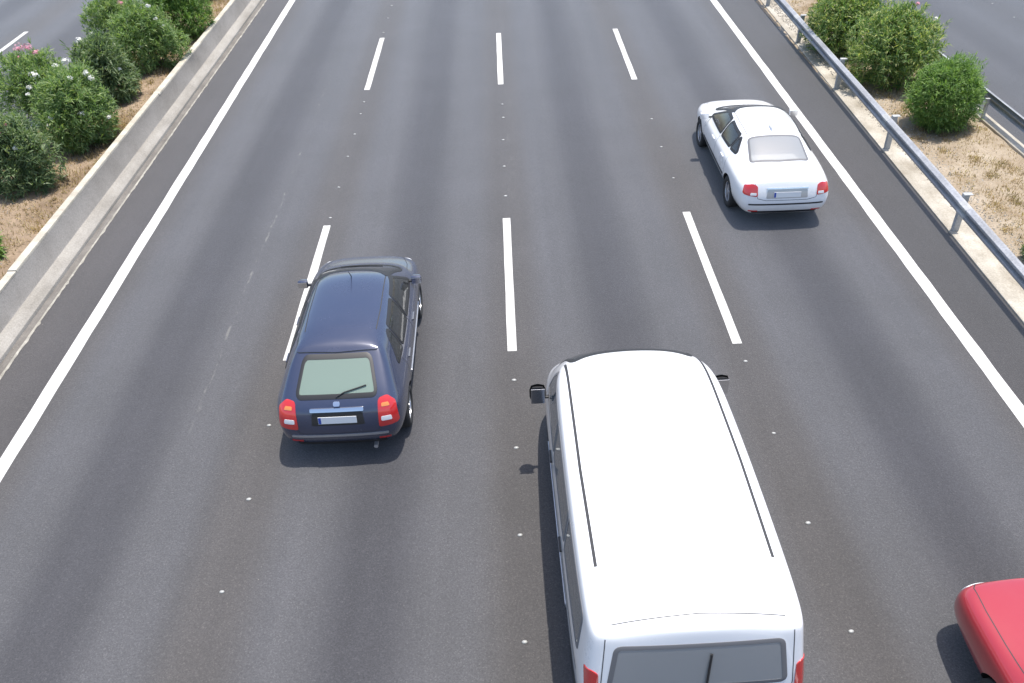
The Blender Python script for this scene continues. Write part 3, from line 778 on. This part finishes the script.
def inside(p, poly):
    c = False; n = len(poly); x, y = p
    for i in range(n):
        a, b = poly[i], poly[i - 1]
        if (a.y > y) != (b.y > y) and x < (b.x - a.x) * (y - a.y) / (b.y - a.y) + a.x: c = not c
    return c
def offset_poly(poly, d):
    n = len(poly); area = sum(poly[i - 1].x * poly[i].y - poly[i].x * poly[i - 1].y for i in range(n)); s = 1 if area > 0 else -1
    out = []
    for i in range(n):
        t = (poly[(i + 1) % n] - poly[i - 1]).normalized(); out.append(poly[i] + Vector((t.y, -t.x)) * d * s)
    return out
HOLES = []
def pane(name, bvh, ax, pts, m, parent, off=.005, r=.05, frame=M['black'], wo=.022, wi=.022):
    """a window: an opening in the body, a rubber-framed edge and a sheet of glass"""
    poly = resample(rpoly(pts, r), .04); HOLES.append((ax, poly))
    g = patch(name, bvh, ax, pts, m, parent, off, r, .004)
    V = []; F = []; n = len(poly); d = AX[ax][1]
    for dd, o in ((wo, -.01), (wo, .004), (wo * .6, .0075), (-wi, .0075), (-wi, -.03)):
        for p in offset_poly(poly, dd):
            l, nn = shoot(bvh, ax, p.x, p.y)
            if l is None: l, nn = shoot(bvh, ax, *(poly[0]))
            V.append(l + nn * o)
    for j in range(4):
        for i in range(n): F.append((j * n + i, j * n + (i + 1) % n, (j + 1) * n + (i + 1) % n, (j + 1) * n + i))
    mesh('window_frame', V, F, frame, g, smooth=True, sharp=50)
    return g
def open_windows(me):
    bm = bmesh.new(); bm.from_mesh(me); kill = []
    for f in bm.faces:
        c = f.calc_center_median(); nn = f.normal
        for ax, poly in HOLES:
            d = AX[ax][1]
            if nn.dot(d) > -.12: continue
            if ax in ('left', 'right'):
                if (c.x > 0) != (ax == 'right'): continue
                q = (c.y, c.z)
            elif ax == 'top': q = (c.x, c.y)
            else: q = (c.x, c.z)
            if ax == 'rear' and c.y > 2 or ax == 'front' and c.y < 2 or ax == 'top' and c.z < .6: continue
            if inside(q, poly): kill.append(f); break
    bmesh.ops.delete(bm, geom=kill, context='FACES'); bm.to_mesh(me); bm.free(); HOLES.clear()
def seat(root, x, y, z, m, w=.50, bh=.58, rec=.30):
    bm = bmesh.new(); box(bm, (0, .26, .08), (w, .52, .16), .05); from_cush = bm
    box(bm, (0, 0, 0), (w * .94, .14, bh), .05)
    vv = [v for v in bm.verts if abs(v.co.y) < .08 and abs(v.co.z) <= bh / 2 + .01 and v.co.y < .0705]
    vv = bm.verts[-len(vv):] if False else [v for v in vv if v.co.y <= .0701 and v.co.y >= -.0701 and not (v.co.z > -.001 and v.co.z < .161 and v.co.y > .0699)]
    bmesh.ops.rotate(bm, cent=(0, 0, -bh / 2), matrix=Matrix.Rotation(rec * .6, 3, 'X'), verts=vv)
    bmesh.ops.translate(bm, vec=(0, -.03, bh / 2 + .06), verts=vv)
    o = from_bm('seat', bm, m, root, True, 40); o.location = (x, y, z)
    bm = bmesh.new(); box(bm, (0, -.03 - math.sin(rec * .6) * (bh + .12), bh + .17), (w * .52, .09, .17), .035)
    from_bm('headrest', bm, m, o, True, 40)
def cabin(root, y0, y1, zf, rows, m, shelf=None, half=.66, dash=True):
    bm = bmesh.new(); box(bm, (0, (y0 + y1) / 2, zf - .03), (half * 2, y1 - y0, .06), .01); from_bm('cabin_floor', bm, M['lining'], root)
    for y, xs, z in rows:
        for x in xs: seat(root, x, y, z, m)
    if shelf:
        ya, yb, z, w, ms = shelf; bm = bmesh.new(); box(bm, (0, (ya + yb) / 2, z), (w * 2, yb - ya, .03), .008); from_bm('parcel_shelf', bm, ms, root)
    if dash:
        bm = bmesh.new(); box(bm, (0, y1 - .18, zf + .44), (half * 2 - .04, .42, .26), .06); from_bm('dashboard', bm, M['lining'], root, True, 40)
        bm = bmesh.new(); R1, R2 = .18, .014; V = []; F = []
        for i in range(24):
            a = 6.283 * i / 24
            for j in range(6):
                b = 6.283 * j / 6; V.append(((R1 + R2 * math.cos(b)) * math.cos(a) - .34, y1 - .50 + R2 * math.sin(b) + (R1 + R2 * math.cos(b)) * math.sin(a) * .42, zf + .52 + (R1 + R2 * math.cos(b)) * math.sin(a) * .9))
        for i in range(24):
            for j in range(6): F.append((i * 6 + j, i * 6 + (j + 1) % 6, ((i + 1) % 24) * 6 + (j + 1) % 6, ((i + 1) % 24) * 6 + j))
        bm.free(); mesh('steering_wheel', V, F, M['black'], root, smooth=True)

def both(fn):
    fn('right', 1); fn('left', -1)

# ---- hatchback
def hatch_stations(long_bonnet):
    st = [
        ([.35, .50, .58, .62, .62, .58, .50, .25], [.14, .10, .02, .00, .05, .12, .78, .82], [.26, .27, .42, .62, .86, .99, 1.42, 1.45]),
        ([.40, .70, .81, .84, .83, .77, .61, .30], [.16, .14, .09, .07, .12, .20, .82, .90], [.23, .25, .42, .62, .88, 1.0, 1.42, 1.475]),
        ([.45, .76, .88, .905, .885, .82, .635, .3], [.45, .45, .45, .45, .45, .55, 1.02, 1.10], [.2, .22, .42, .64, .88, 1.0, 1.435, 1.50]),
        ([.45, .78, .89, .91, .89, .83, .65, .3], [1.3] * 8, [.2, .22, .42, .64, .87, .98, 1.455, 1.525]),
        ([.45, .78, .89, .91, .89, .83, .65, .3], [2.1] * 8, [.2, .22, .42, .64, .86, .97, 1.45, 1.525]),
        ([.45, .78, .89, .91, .89, .82, .63, .3], [2.8, 2.8, 2.8, 2.8, 2.85, 2.9, 2.70, 2.72], [.2, .22, .42, .64, .85, .96, 1.42, 1.50]),
        ([.45, .77, .88, .90, .88, .80, .62, .3], [3.2, 3.2, 3.2, 3.2, 3.25, 3.35, 3.44, 3.50], [.2, .22, .42, .63, .83, .93, .965, .985]),
        ([.45, .75, .86, .885, .86, .74, .54, .28], [3.75] * 8, [.2, .22, .42, .62, .79, .87, .90, .915]),
        ([.40, .68, .79, .82, .80, .66, .50, .25], [4.08, 4.1, 4.12, 4.12, 4.1, 4.08, 4.1, 4.12], [.22, .24, .40, .58, .72, .79, .81, .82]),
        ([.35, .50, .56, .58, .58, .50, .40, .2], [4.18, 4.22, 4.30, 4.29, 4.22, 4.17, 4.17, 4.18], [.24, .26, .40, .56, .66, .72, .74, .745])]
    if long_bonnet:                                      # the red car: longer, squarer, flatter bonnet
        st[7] = ([.45, .76, .88, .905, .885, .78, .60, .30], [4.05] * 8, [.2, .22, .42, .63, .81, .875, .895, .905])
        st[8] = ([.42, .74, .86, .885, .865, .76, .58, .29], [4.60, 4.6, 4.62, 4.62, 4.6, 4.58, 4.6, 4.62], [.22, .24, .42, .60, .77, .83, .845, .85])
        st[9] = ([.38, .60, .70, .72, .71, .64, .50, .25], [4.72, 4.76, 4.82, 4.82, 4.78, 4.73, 4.73, 4.74], [.24, .26, .40, .58, .72, .79, .80, .805])
    return st
def hatchback(root, pm, glass, rear_glass, seam_m, long_bonnet=False):
    wh = (.78, 3.50 if long_bonnet else 3.42)
    creases = [(0, 5, 1, 5, .3), (3, 5, 4, 5, .35), (4, 5, 5, 5, .35), (2, 5, 3, 5, .35), (0, 6, 1, 6, .5), (1, 6, 2, 6, .2)] + [(s, 4, s + 1, 4, .25) for s in range(1, 7)]
    me, bvh = cage_mesh(hatch_stations(long_bonnet), wh, .315, .68, 'body', [pm, M['black']], crease=creases)
    link('body', me, None, root)
    for wy in wh:
        for s in (-1, 1): wheel(root, s * .785, wy, .315)
    def side(ax, s):
        for pts, nm in (([(.84, 1.065), (1.12, 1.335), (1.26, 1.365), (1.26, 1.03)], 'side_window'), ([(1.32, 1.03), (1.32, 1.37), (1.98, 1.385), (1.98, 1.005)], 'side_window'), ([(2.04, 1.005), (2.04, 1.385), (2.58, 1.375), (3.07, 1.0)], 'side_window')):
            pane(nm, bvh, ax, pts, glass, root, .005, .05)
        seam('door_seam', bvh, ax, [[(2.01, .99), (2.02, .30), (3.05, .30), (3.10, .7), (3.05, .96)], [(2.01, .30), (1.22, .32), (1.08, .62), (1.05, 1.0)]], seam_m, root)
        for y in (1.25, 2.15): patch('door_handle', bvh, ax, [(y, .83), (y, .86), (y + .2, .86), (y + .2, .83)], pm, root, .02, .012, .01)
        patch('sill_trim', bvh, ax, [(1.15, .235), (1.15, .30), (3.05, .30), (3.05, .235)], M['black'], root, .006, .02)
        patch('side_rubbing_strip', bvh, ax, [(1.25, .54), (1.25, .60), (3.0, .60), (3.0, .54)], M['silver'], root, .010, .02)
        mirror(root, s * .80, 3.02, 1.03, pm, .085, .08, .068, .06)
    both(side)
    rw = pane('rear_window', bvh, 'rear', [(-.54, 1.04), (-.45, 1.36), (.45, 1.36), (.54, 1.04)], rear_glass, root, .005, .07)
    tube_on('rear_wiper', bvh, 'rear', [(0, 1.035), (.10, 1.07), (.40, 1.12)], M['black'], root, .009, .02)
    seam('tailgate_seam', bvh, 'rear', [[(-.60, 1.0), (-.56, .60), (-.50, .56), (.50, .56), (.56, .60), (.60, 1.0)]], seam_m, root, .009)
    for s in (-1, 1):
        q = lambda pts: [(s * a, b) for a, b in pts]
        tl = patch('tail_light', bvh, 'rear', q([(.545, .64), (.555, 1.01), (.68, 1.03), (.785, .94), (.82, .66)]), M['lens_red'], root, .010, .04)
        patch('reverse_lens', bvh, 'rear', q([(.585, .735), (.585, .80), (.72, .80), (.73, .735)]), M['lens_clear'], tl, .014, .02)
        patch('indicator_lens', bvh, 'rear', q([(.60, .925), (.60, .965), (.69, .965), (.71, .925)]), M['lens_amber'], tl, .014, .015)
        patch('rear_reflector', bvh, 'rear', q([(.52, .40), (.52, .435), (.68, .435), (.68, .40)]), M['lens_red'], root, .008, .01)
    patch('chrome_strip', bvh, 'rear', [(-.36, .90), (-.36, .94), (.36, .94), (.36, .90)], M['chrome'], root, .020, .012)
    patch('plate_recess', bvh, 'rear', [(-.36, .70), (-.34, .885), (.34, .885), (.36, .70)], M['black'], root, .003, .03)
    l, nn = shoot(bvh, 'rear', 0, .79); plate(root, 0, l.y - .014, .79, .12)
    patch('badge', bvh, 'rear', [(-.045, .955), (-.045, 1.0), (.045, 1.0), (.045, .955)], M['chrome'], root, .012, .03)
    patch('bumper_trim', bvh, 'rear', [(-.60, .30), (-.62, .38), (.62, .38), (.60, .30)], M['black'], root, .006, .03)
    patch('bumper_strip', bvh, 'rear', [(-.66, .50), (-.66, .54), (.66, .54), (.66, .50)], M['silver'], root, .010, .015)
    # roof spoiler with its high brake light, aerial
    patch('spoiler', bvh, 'top', [(-.56, .76), (-.50, 1.0), (.50, 1.0), (.56, .76), (0, .73)], pm, root, .022, .05, .02)
    patch('high_brake_light', bvh, 'rear', [(-.14, 1.415), (-.14, 1.435), (.14, 1.435), (.14, 1.415)], M['lens_red'], root, .014, .008)
    seam('roof_channel', bvh, 'top', [[(s * .50, 1.15), (s * .515, 1.6), (s * .505, 2.55)] for s in (-1,)] , seam_m, root, .014)
    seam('roof_channel', bvh, 'top', [[(.50, 1.15), (.515, 1.6), (.505, 2.55)]], seam_m, root, .014)
    bm = bmesh.new(); d = Vector((0, -.18, .22)); b0 = Vector((0, 2.45, 1.50))
    bmesh.ops.create_cone(bm, cap_ends=True, segments=8, radius1=.008, radius2=.003, depth=d.length, matrix=Matrix.Translation(b0 + d / 2) @ d.to_track_quat('Z', 'Y').to_matrix().to_4x4())
    from_bm('aerial', bm, M['black'], root)
    pane('windscreen', bvh, 'front', [(-.66, .99), (-.53, 1.40), (.53, 1.40), (.66, .99)], glass, root, .005, .08)
    seam('bonnet_seam', bvh, 'top', [[(s_ * .74, 3.42), (s_ * .74, 3.9), (s_ * .73, 4.3), (s_ * .70, 4.62), (s_ * .62, 4.72)] if long_bonnet else [(s_ * .72, 3.42), (s_ * .70, 3.7), (s_ * .62, 4.0), (s_ * .52, 4.12)] for s_ in (-1, 1)], seam_m, root, .010)
    patch('grille', bvh, 'front', [(-.38, .58), (-.40, .68), (.40, .68), (.38, .58)], M['black'], root, .006, .03)
    for s in (-1, 1):
        patch('headlight', bvh, 'front', [(s * .48, .60), (s * .46, .70), (s * .72, .76), (s * .76, .64)], M['lens_clear'], root, .008, .04)
        tube_on('windscreen_wiper', bvh, 'top', [(s * .1 - .25, 3.40), (s * .1 + .25, 3.33)], M['black'], root, .009, .015)
    bm = bmesh.new(); bmesh.ops.create_cone(bm, cap_ends=True, segments=14, radius1=.03, radius2=.03, depth=.16, matrix=Matrix.Translation((.45, .12, .25)) @ Matrix.Rotation(math.pi / 2, 4, 'X'))
    from_bm('exhaust', bm, M['silver'], root)
    open_windows(me)
    cabin(root, .5, 3.25, .42, [(1.35, (-.36, .36), .45), (2.15, (-.36, .36), .45)], M['cloth_dark'], (.30, 1.16, .985, .60, M['shelf_pale']))
    return bvh

# ---- saloon
def saloon(root, pm):
    st = [
        ([.38, .55, .64, .68, .66, .60, .45, .22], [.14, .10, .02, .00, .05, .10, .12, .12], [.28, .29, .42, .60, .82, .955, .985, .99]),
        ([.42, .74, .84, .87, .84, .74, .50, .25], [.16, .14, .09, .08, .12, .18, .20, .20], [.25, .27, .42, .60, .82, .96, 1.0, 1.01]),
        ([.45, .78, .90, .92, .89, .79, .56, .28], [.55, .55, .55, .55, .55, .55, .50, .48], [.2, .22, .42, .63, .86, .97, 1.02, 1.03]),
        ([.45, .80, .91, .935, .91, .83, .63, .32], [1.05, 1.05, 1.05, 1.05, 1.0, 1.0, .74, .68], [.2, .22, .42, .64, .87, .98, 1.035, 1.045]),
        ([.45, .80, .915, .94, .915, .845, .60, .30], [1.6, 1.6, 1.6, 1.6, 1.6, 1.6, 1.40, 1.32], [.2, .22, .42, .64, .87, .975, 1.36, 1.405]),
        ([.45, .80, .915, .94, .915, .845, .63, .30], [2.3, 2.3, 2.3, 2.3, 2.3, 2.3, 2.05, 2.05], [.2, .22, .42, .64, .86, .965, 1.395, 1.45]),
        ([.45, .80, .915, .94, .91, .835, .61, .30], [3.05, 3.05, 3.05, 3.05, 3.05, 3.1, 2.78, 2.80], [.2, .22, .42, .64, .85, .955, 1.365, 1.425]),
        ([.45, .79, .90, .93, .90, .80, .63, .32], [3.5, 3.5, 3.5, 3.5, 3.5, 3.55, 3.56, 3.62], [.2, .22, .42, .63, .83, .93, .965, .985]),
        ([.45, .77, .885, .91, .875, .75, .54, .28], [4.1] * 8, [.2, .22, .42, .62, .78, .86, .89, .905]),
        ([.40, .70, .81, .84, .81, .66, .50, .25], [4.5, 4.52, 4.55, 4.55, 4.52, 4.5, 4.52, 4.54], [.22, .24, .40, .56, .69, .76, .78, .79]),
        ([.35, .52, .60, .62, .60, .50, .40, .2], [4.62, 4.66, 4.74, 4.73, 4.66, 4.62, 4.62, 4.62], [.24, .26, .40, .54, .64, .70, .715, .72])]
    wh = (.98, 3.78)
    cr = [(0, 5, 1, 5, .5), (0, 6, 1, 6, .3)] + [(s, 5, s + 1, 5, .3) for s in range(1, 7)] + [(s, 4, s + 1, 4, .25) for s in range(1, 8)]
    me, bvh = cage_mesh(st, wh, .325, .70, 'body', [pm, M['black']], crease=cr)
    link('body', me, None, root)
    for wy in wh:
        for s in (-1, 1): wheel(root, s * .80, wy, .325)
    def side(ax, s):
        for pts in ([(1.18, 1.06), (1.44, 1.25), (1.50, 1.27), (1.50, 1.04)], [(1.55, 1.04), (1.55, 1.285), (2.18, 1.32), (2.18, 1.02)], [(2.25, 1.02), (2.25, 1.32), (2.68, 1.315), (3.26, 1.0)]):
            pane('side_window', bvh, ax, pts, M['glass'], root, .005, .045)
        seam('door_seam', bvh, ax, [[(2.21, .99), (2.22, .30), (3.25, .30), (3.30, .7), (3.26, .96)], [(2.21, .30), (1.45, .31), (1.32, .62), (1.32, 1.0)]], M['seam_white'], root)
        for y in (1.52, 2.36): patch('door_handle', bvh, ax, [(y, .82), (y, .85), (y + .2, .85), (y + .2, .82)], pm, root, .02, .012, .01)
        patch('side_rubbing_strip', bvh, ax, [(1.40, .50), (1.40, .545), (3.25, .545), (3.25, .50)], M['black'], root, .010, .02)
        patch('sill_trim', bvh, ax, [(1.35, .235), (1.35, .28), (3.40, .28), (3.40, .235)], M['black'], root, .005, .02)
        mirror(root, s * .82, 3.18, 1.02, pm)
    both(side)
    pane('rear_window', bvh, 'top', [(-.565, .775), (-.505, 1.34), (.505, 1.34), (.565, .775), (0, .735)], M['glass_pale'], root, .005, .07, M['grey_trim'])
    seam('boot_seam', bvh, 'top', [[(-.66, .17), (-.66, .50), (-.60, .66), (0, .615), (.60, .66), (.66, .50), (.66, .17)]], M['seam_white'], root, .011)
    seam('boot_seam', bvh, 'rear', [[(-.62, .93), (-.56, .66), (-.40, .62), (.40, .62), (.56, .66), (.62, .93)]], M['seam_white'], root, .010)
    for s in (-1, 1):
        tl = patch('tail_light', bvh, 'rear', [(s * .565, .70), (s * .57, .90), (s * .66, .935), (s * .80, .88), (s * .835, .73)], M['lens_red'], root, .010, .035)
        patch('reverse_lens', bvh, 'rear', [(s * .59, .725), (s * .59, .775), (s * .70, .775), (s * .71, .725)], M['lens_clear'], tl, .014, .015)
        patch('rear_reflector', bvh, 'rear', [(s * .52, .36), (s * .52, .39), (s * .70, .39), (s * .70, .36)], M['lens_red'], root, .008, .01)
    patch('plate_recess', bvh, 'rear', [(-.40, .66), (-.38, .83), (.38, .83), (.40, .66)], M['silver'], root, .003, .03)
    l, nn = shoot(bvh, 'rear', 0, .74); plate(root, 0, l.y - .012, .735, .12)
    patch('chrome_strip', bvh, 'rear', [(-.40, .845), (-.40, .865), (.40, .865), (.40, .845)], M['chrome'], root, .014, .01)
    patch('bumper_strip', bvh, 'rear', [(-.72, .52), (-.72, .55), (.72, .55), (.72, .52)], M['black'], root, .008, .012)
    patch('bumper_trim', bvh, 'rear', [(-.62, .31), (-.64, .37), (.64, .37), (.62, .31)], M['black'], root, .005, .03)
    for s in (-1, 1): seam('roof_channel', bvh, 'top', [[(s * .50, 1.45), (s * .525, 2.0), (s * .505, 2.72)]], M['seam_white'], root, .012)
    pane('windscreen', bvh, 'front', [(-.66, .995), (-.53, 1.35), (.53, 1.35), (.66, .995)], M['glass'], root, .005, .07)
    seam('bonnet_seam', bvh, 'top', [[(s_ * .72, 3.6), (s_ * .72, 4.0), (s_ * .64, 4.4), (s_ * .52, 4.53)] for s_ in (-1, 1)], M['seam_white'], root, .010)
    patch('grille', bvh, 'front', [(-.38, .56), (-.40, .66), (.40, .66), (.38, .56)], M['black'], root, .006, .03)
    for s in (-1, 1): patch('headlight', bvh, 'front', [(s * .48, .58), (s * .46, .67), (s * .74, .72), (s * .78, .62)], M['lens_clear'], root, .008, .04)
    bm = bmesh.new(); box(bm, (0, 1.62, 1.452), (.05, .16, .05), .018)
    for v in bm.verts:
        if v.co.z > 1.46: v.co.y -= .05
    from_bm('aerial', bm, pm, root, True, 40)
    open_windows(me)
    cabin(root, 1.1, 3.45, .40, [(1.62, (-.36, .36), .42), (2.45, (-.36, .36), .42)], M['cloth_dark'], (.84, 1.50, .955, .60, M['shelf_white']))
    return bvh

# ---- van
def van(root, pm):
    st = [
        ([.50, .70, .82, .86, .86, .86, .80, .36], [.14, .10, .02, .00, .04, .06, .20, .22], [.32, .34, .50, .74, 1.0, 1.15, 1.84, 1.90]),
        ([.50, .84, .96, 1.0, 1.0, .99, .91, .43], [.18, .16, .10, .07, .10, .12, .27, .36], [.28, .30, .50, .74, 1.0, 1.15, 1.83, 1.935]),
        ([.50, .88, 1.0, 1.03, 1.025, 1.015, .94, .44], [.55, .55, .55, .55, .55, .55, .62, .66], [.26, .28, .50, .74, 1.0, 1.15, 1.85, 1.965]),
        ([.50, .89, 1.005, 1.035, 1.03, 1.02, .95, .44], [2.0] * 8, [.26, .28, .50, .74, 1.0, 1.15, 1.865, 1.985]),
        ([.50, .89, 1.005, 1.035, 1.03, 1.02, .94, .44], [3.3] * 8, [.26, .28, .50, .74, 1.0, 1.14, 1.86, 1.975]),
        ([.50, .89, 1.0, 1.03, 1.02, 1.0, .90, .43], [4.3, 4.3, 4.3, 4.3, 4.35, 4.45, 4.26, 4.34], [.26, .28, .50, .74, .98, 1.12, 1.82, 1.925]),
        ([.50, .88, .99, 1.01, .99, .93, .74, .38], [4.75, 4.75, 4.75, 4.75, 4.8, 4.86, 4.98, 5.04], [.26, .28, .50, .72, .94, 1.07, 1.10, 1.12]),
        ([.48, .82, .93, .95, .92, .80, .62, .32], [5.2, 5.2, 5.22, 5.22, 5.2, 5.2, 5.24, 5.26], [.28, .30, .46, .66, .84, .94, .97, .98]),
        ([.40, .58, .66, .68, .66, .56, .45, .25], [5.32, 5.36, 5.42, 5.41, 5.36, 5.32, 5.32, 5.32], [.30, .32, .46, .62, .76, .84, .86, .87])]
    wh = (1.0, 4.35)
    cr = [(0, 6, 1, 6, .5)] + [(s, 6, s + 1, 6, .45) for s in range(1, 5)] + [(s, 5, s + 1, 5, .3) for s in range(1, 5)] + [(0, i, 0, i + 1, .2) for i in range(3, 6)]
    me, bvh = cage_mesh(st, wh, .33, .78, 'body', [pm, M['black']], crease=cr)
    link('body', me, None, root)
    for wy in wh:
        for s in (-1, 1): wheel(root, s * .885, wy, .33, .215)
    def side(ax, s):
        for a, b in ((.52, 1.72), (1.80, 3.10)):
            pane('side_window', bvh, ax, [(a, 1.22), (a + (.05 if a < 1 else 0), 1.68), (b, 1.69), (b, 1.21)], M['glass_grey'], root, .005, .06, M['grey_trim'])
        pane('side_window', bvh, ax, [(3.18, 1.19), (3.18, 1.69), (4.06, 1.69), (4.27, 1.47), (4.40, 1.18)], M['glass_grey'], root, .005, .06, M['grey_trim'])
        seam('door_seam', bvh, ax, [[(3.14, 1.15), (3.14, .34), (3.85, .34)], [(4.42, 1.10), (4.62, .8), (4.66, .68)], [(1.76, 1.15), (1.76, .36), (3.14, .34)]], M['seam_white'], root, .010)
        seam('slide_rail', bvh, ax, [[(.45, .99), (1.76, .99)]], M['seam'], root, .020)
        for y in (1.85, 3.2): patch('door_handle', bvh, ax, [(y, .97), (y, 1.01), (y + .2, 1.01), (y + .2, .97)], M['black'], root, .022, .014, .01)
        patch('side_rubbing_strip', bvh, ax, [(1.42, .57), (1.42, .65), (3.92, .65), (3.92, .57)], M['silver'], root, .010, .02)
        patch('sill_trim', bvh, ax, [(1.42, .30), (1.42, .36), (3.92, .36), (3.92, .30)], M['black'], root, .005, .02)
        mirror(root, s * .97, 4.22, 1.24, M['black'], .10, .10, .15, .10)
        seam('roof_ditch', bvh, 'top', [[(s * .800, .95), (s * .815, 2.2), (s * .805, 3.4), (s * .795, 4.20)]], M['seam'], root, .030, .0015)
    both(side)
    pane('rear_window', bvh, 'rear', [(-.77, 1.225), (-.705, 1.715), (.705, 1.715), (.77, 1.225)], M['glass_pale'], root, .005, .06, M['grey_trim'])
    seam('tailgate_seam', bvh, 'rear', [[(-.80, 1.80), (-.84, 1.2), (-.82, .64), (.82, .64), (.84, 1.2), (.80, 1.80)]], M['seam_white'], root, .010)
    seam('tailgate_seam', bvh, 'top', [[(-.74, .33), (0, .36), (.74, .33)]], M['seam_white'], root, .012)
    tube_on('rear_wiper', bvh, 'rear', [(.05, 1.20), (.08, 1.28), (.10, 1.62)], M['black'], root, .011, .022)
    for s in (-1, 1):
        tl = patch('tail_light', bvh, 'rear', [(s * .865, .86), (s * .855, 1.40), (s * .91, 1.42), (s * .965, 1.36), (s * .975, .88)], M['lens_red'], root, .010, .03)
        patch('reverse_lens', bvh, 'rear', [(s * .885, .92), (s * .882, 1.02), (s * .955, 1.02), (s * .958, .92)], M['lens_clear'], tl, .014, .015)
    patch('bumper_trim', bvh, 'rear', [(-.86, .40), (-.88, .60), (.88, .60), (.86, .40)], M['black'], root, .012, .04)
    l, nn = shoot(bvh, 'rear', 0, .80); plate(root, 0, l.y - .012, .82, .06)
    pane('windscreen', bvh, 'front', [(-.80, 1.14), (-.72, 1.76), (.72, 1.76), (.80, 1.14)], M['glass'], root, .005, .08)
    patch('grille', bvh, 'front', [(-.42, .62), (-.45, .78), (.45, .78), (.42, .62)], M['black'], root, .006, .03)
    for s in (-1, 1): patch('headlight', bvh, 'front', [(s * .52, .66), (s * .50, .80), (s * .78, .88), (s * .84, .72)], M['lens_clear'], root, .008, .04)
    for yy_ in (1.1, 1.75, 2.4, 3.05):                       # shallow pressed ribs across the roof
        patch('roof_rib', bvh, 'top', [(-.62, yy_), (-.62, yy_ + .06), (.62, yy_ + .06), (.62, yy_)], pm, root, .006, .03, .004)
    open_windows(me)
    cabin(root, .35, 4.75, .55, [(.75, (-.52, 0, .52), .62), (1.75, (-.52, 0, .52), .62), (2.70, (-.52, 0), .62), (3.55, (-.45, .45), .62)], M['cloth_grey'], None, .86)
    return bvh

r = empty('white_van', (1.60, 4.15, 0), math.radians(.8)); r.scale = (1.085, 1.03, 1.03); tag(r, 'large white passenger van with dark roof channels driving away in the third lane', 'van'); van(r, M['van_white'])
r = empty('saloon_car', (5.52, 14.62, 0), math.radians(-.4)); r.scale = (1.02, 1.05, 1.0); tag(r, 'white saloon car with a boot lid in the right lane beside the solid line', 'car'); saloon(r, M['white'])
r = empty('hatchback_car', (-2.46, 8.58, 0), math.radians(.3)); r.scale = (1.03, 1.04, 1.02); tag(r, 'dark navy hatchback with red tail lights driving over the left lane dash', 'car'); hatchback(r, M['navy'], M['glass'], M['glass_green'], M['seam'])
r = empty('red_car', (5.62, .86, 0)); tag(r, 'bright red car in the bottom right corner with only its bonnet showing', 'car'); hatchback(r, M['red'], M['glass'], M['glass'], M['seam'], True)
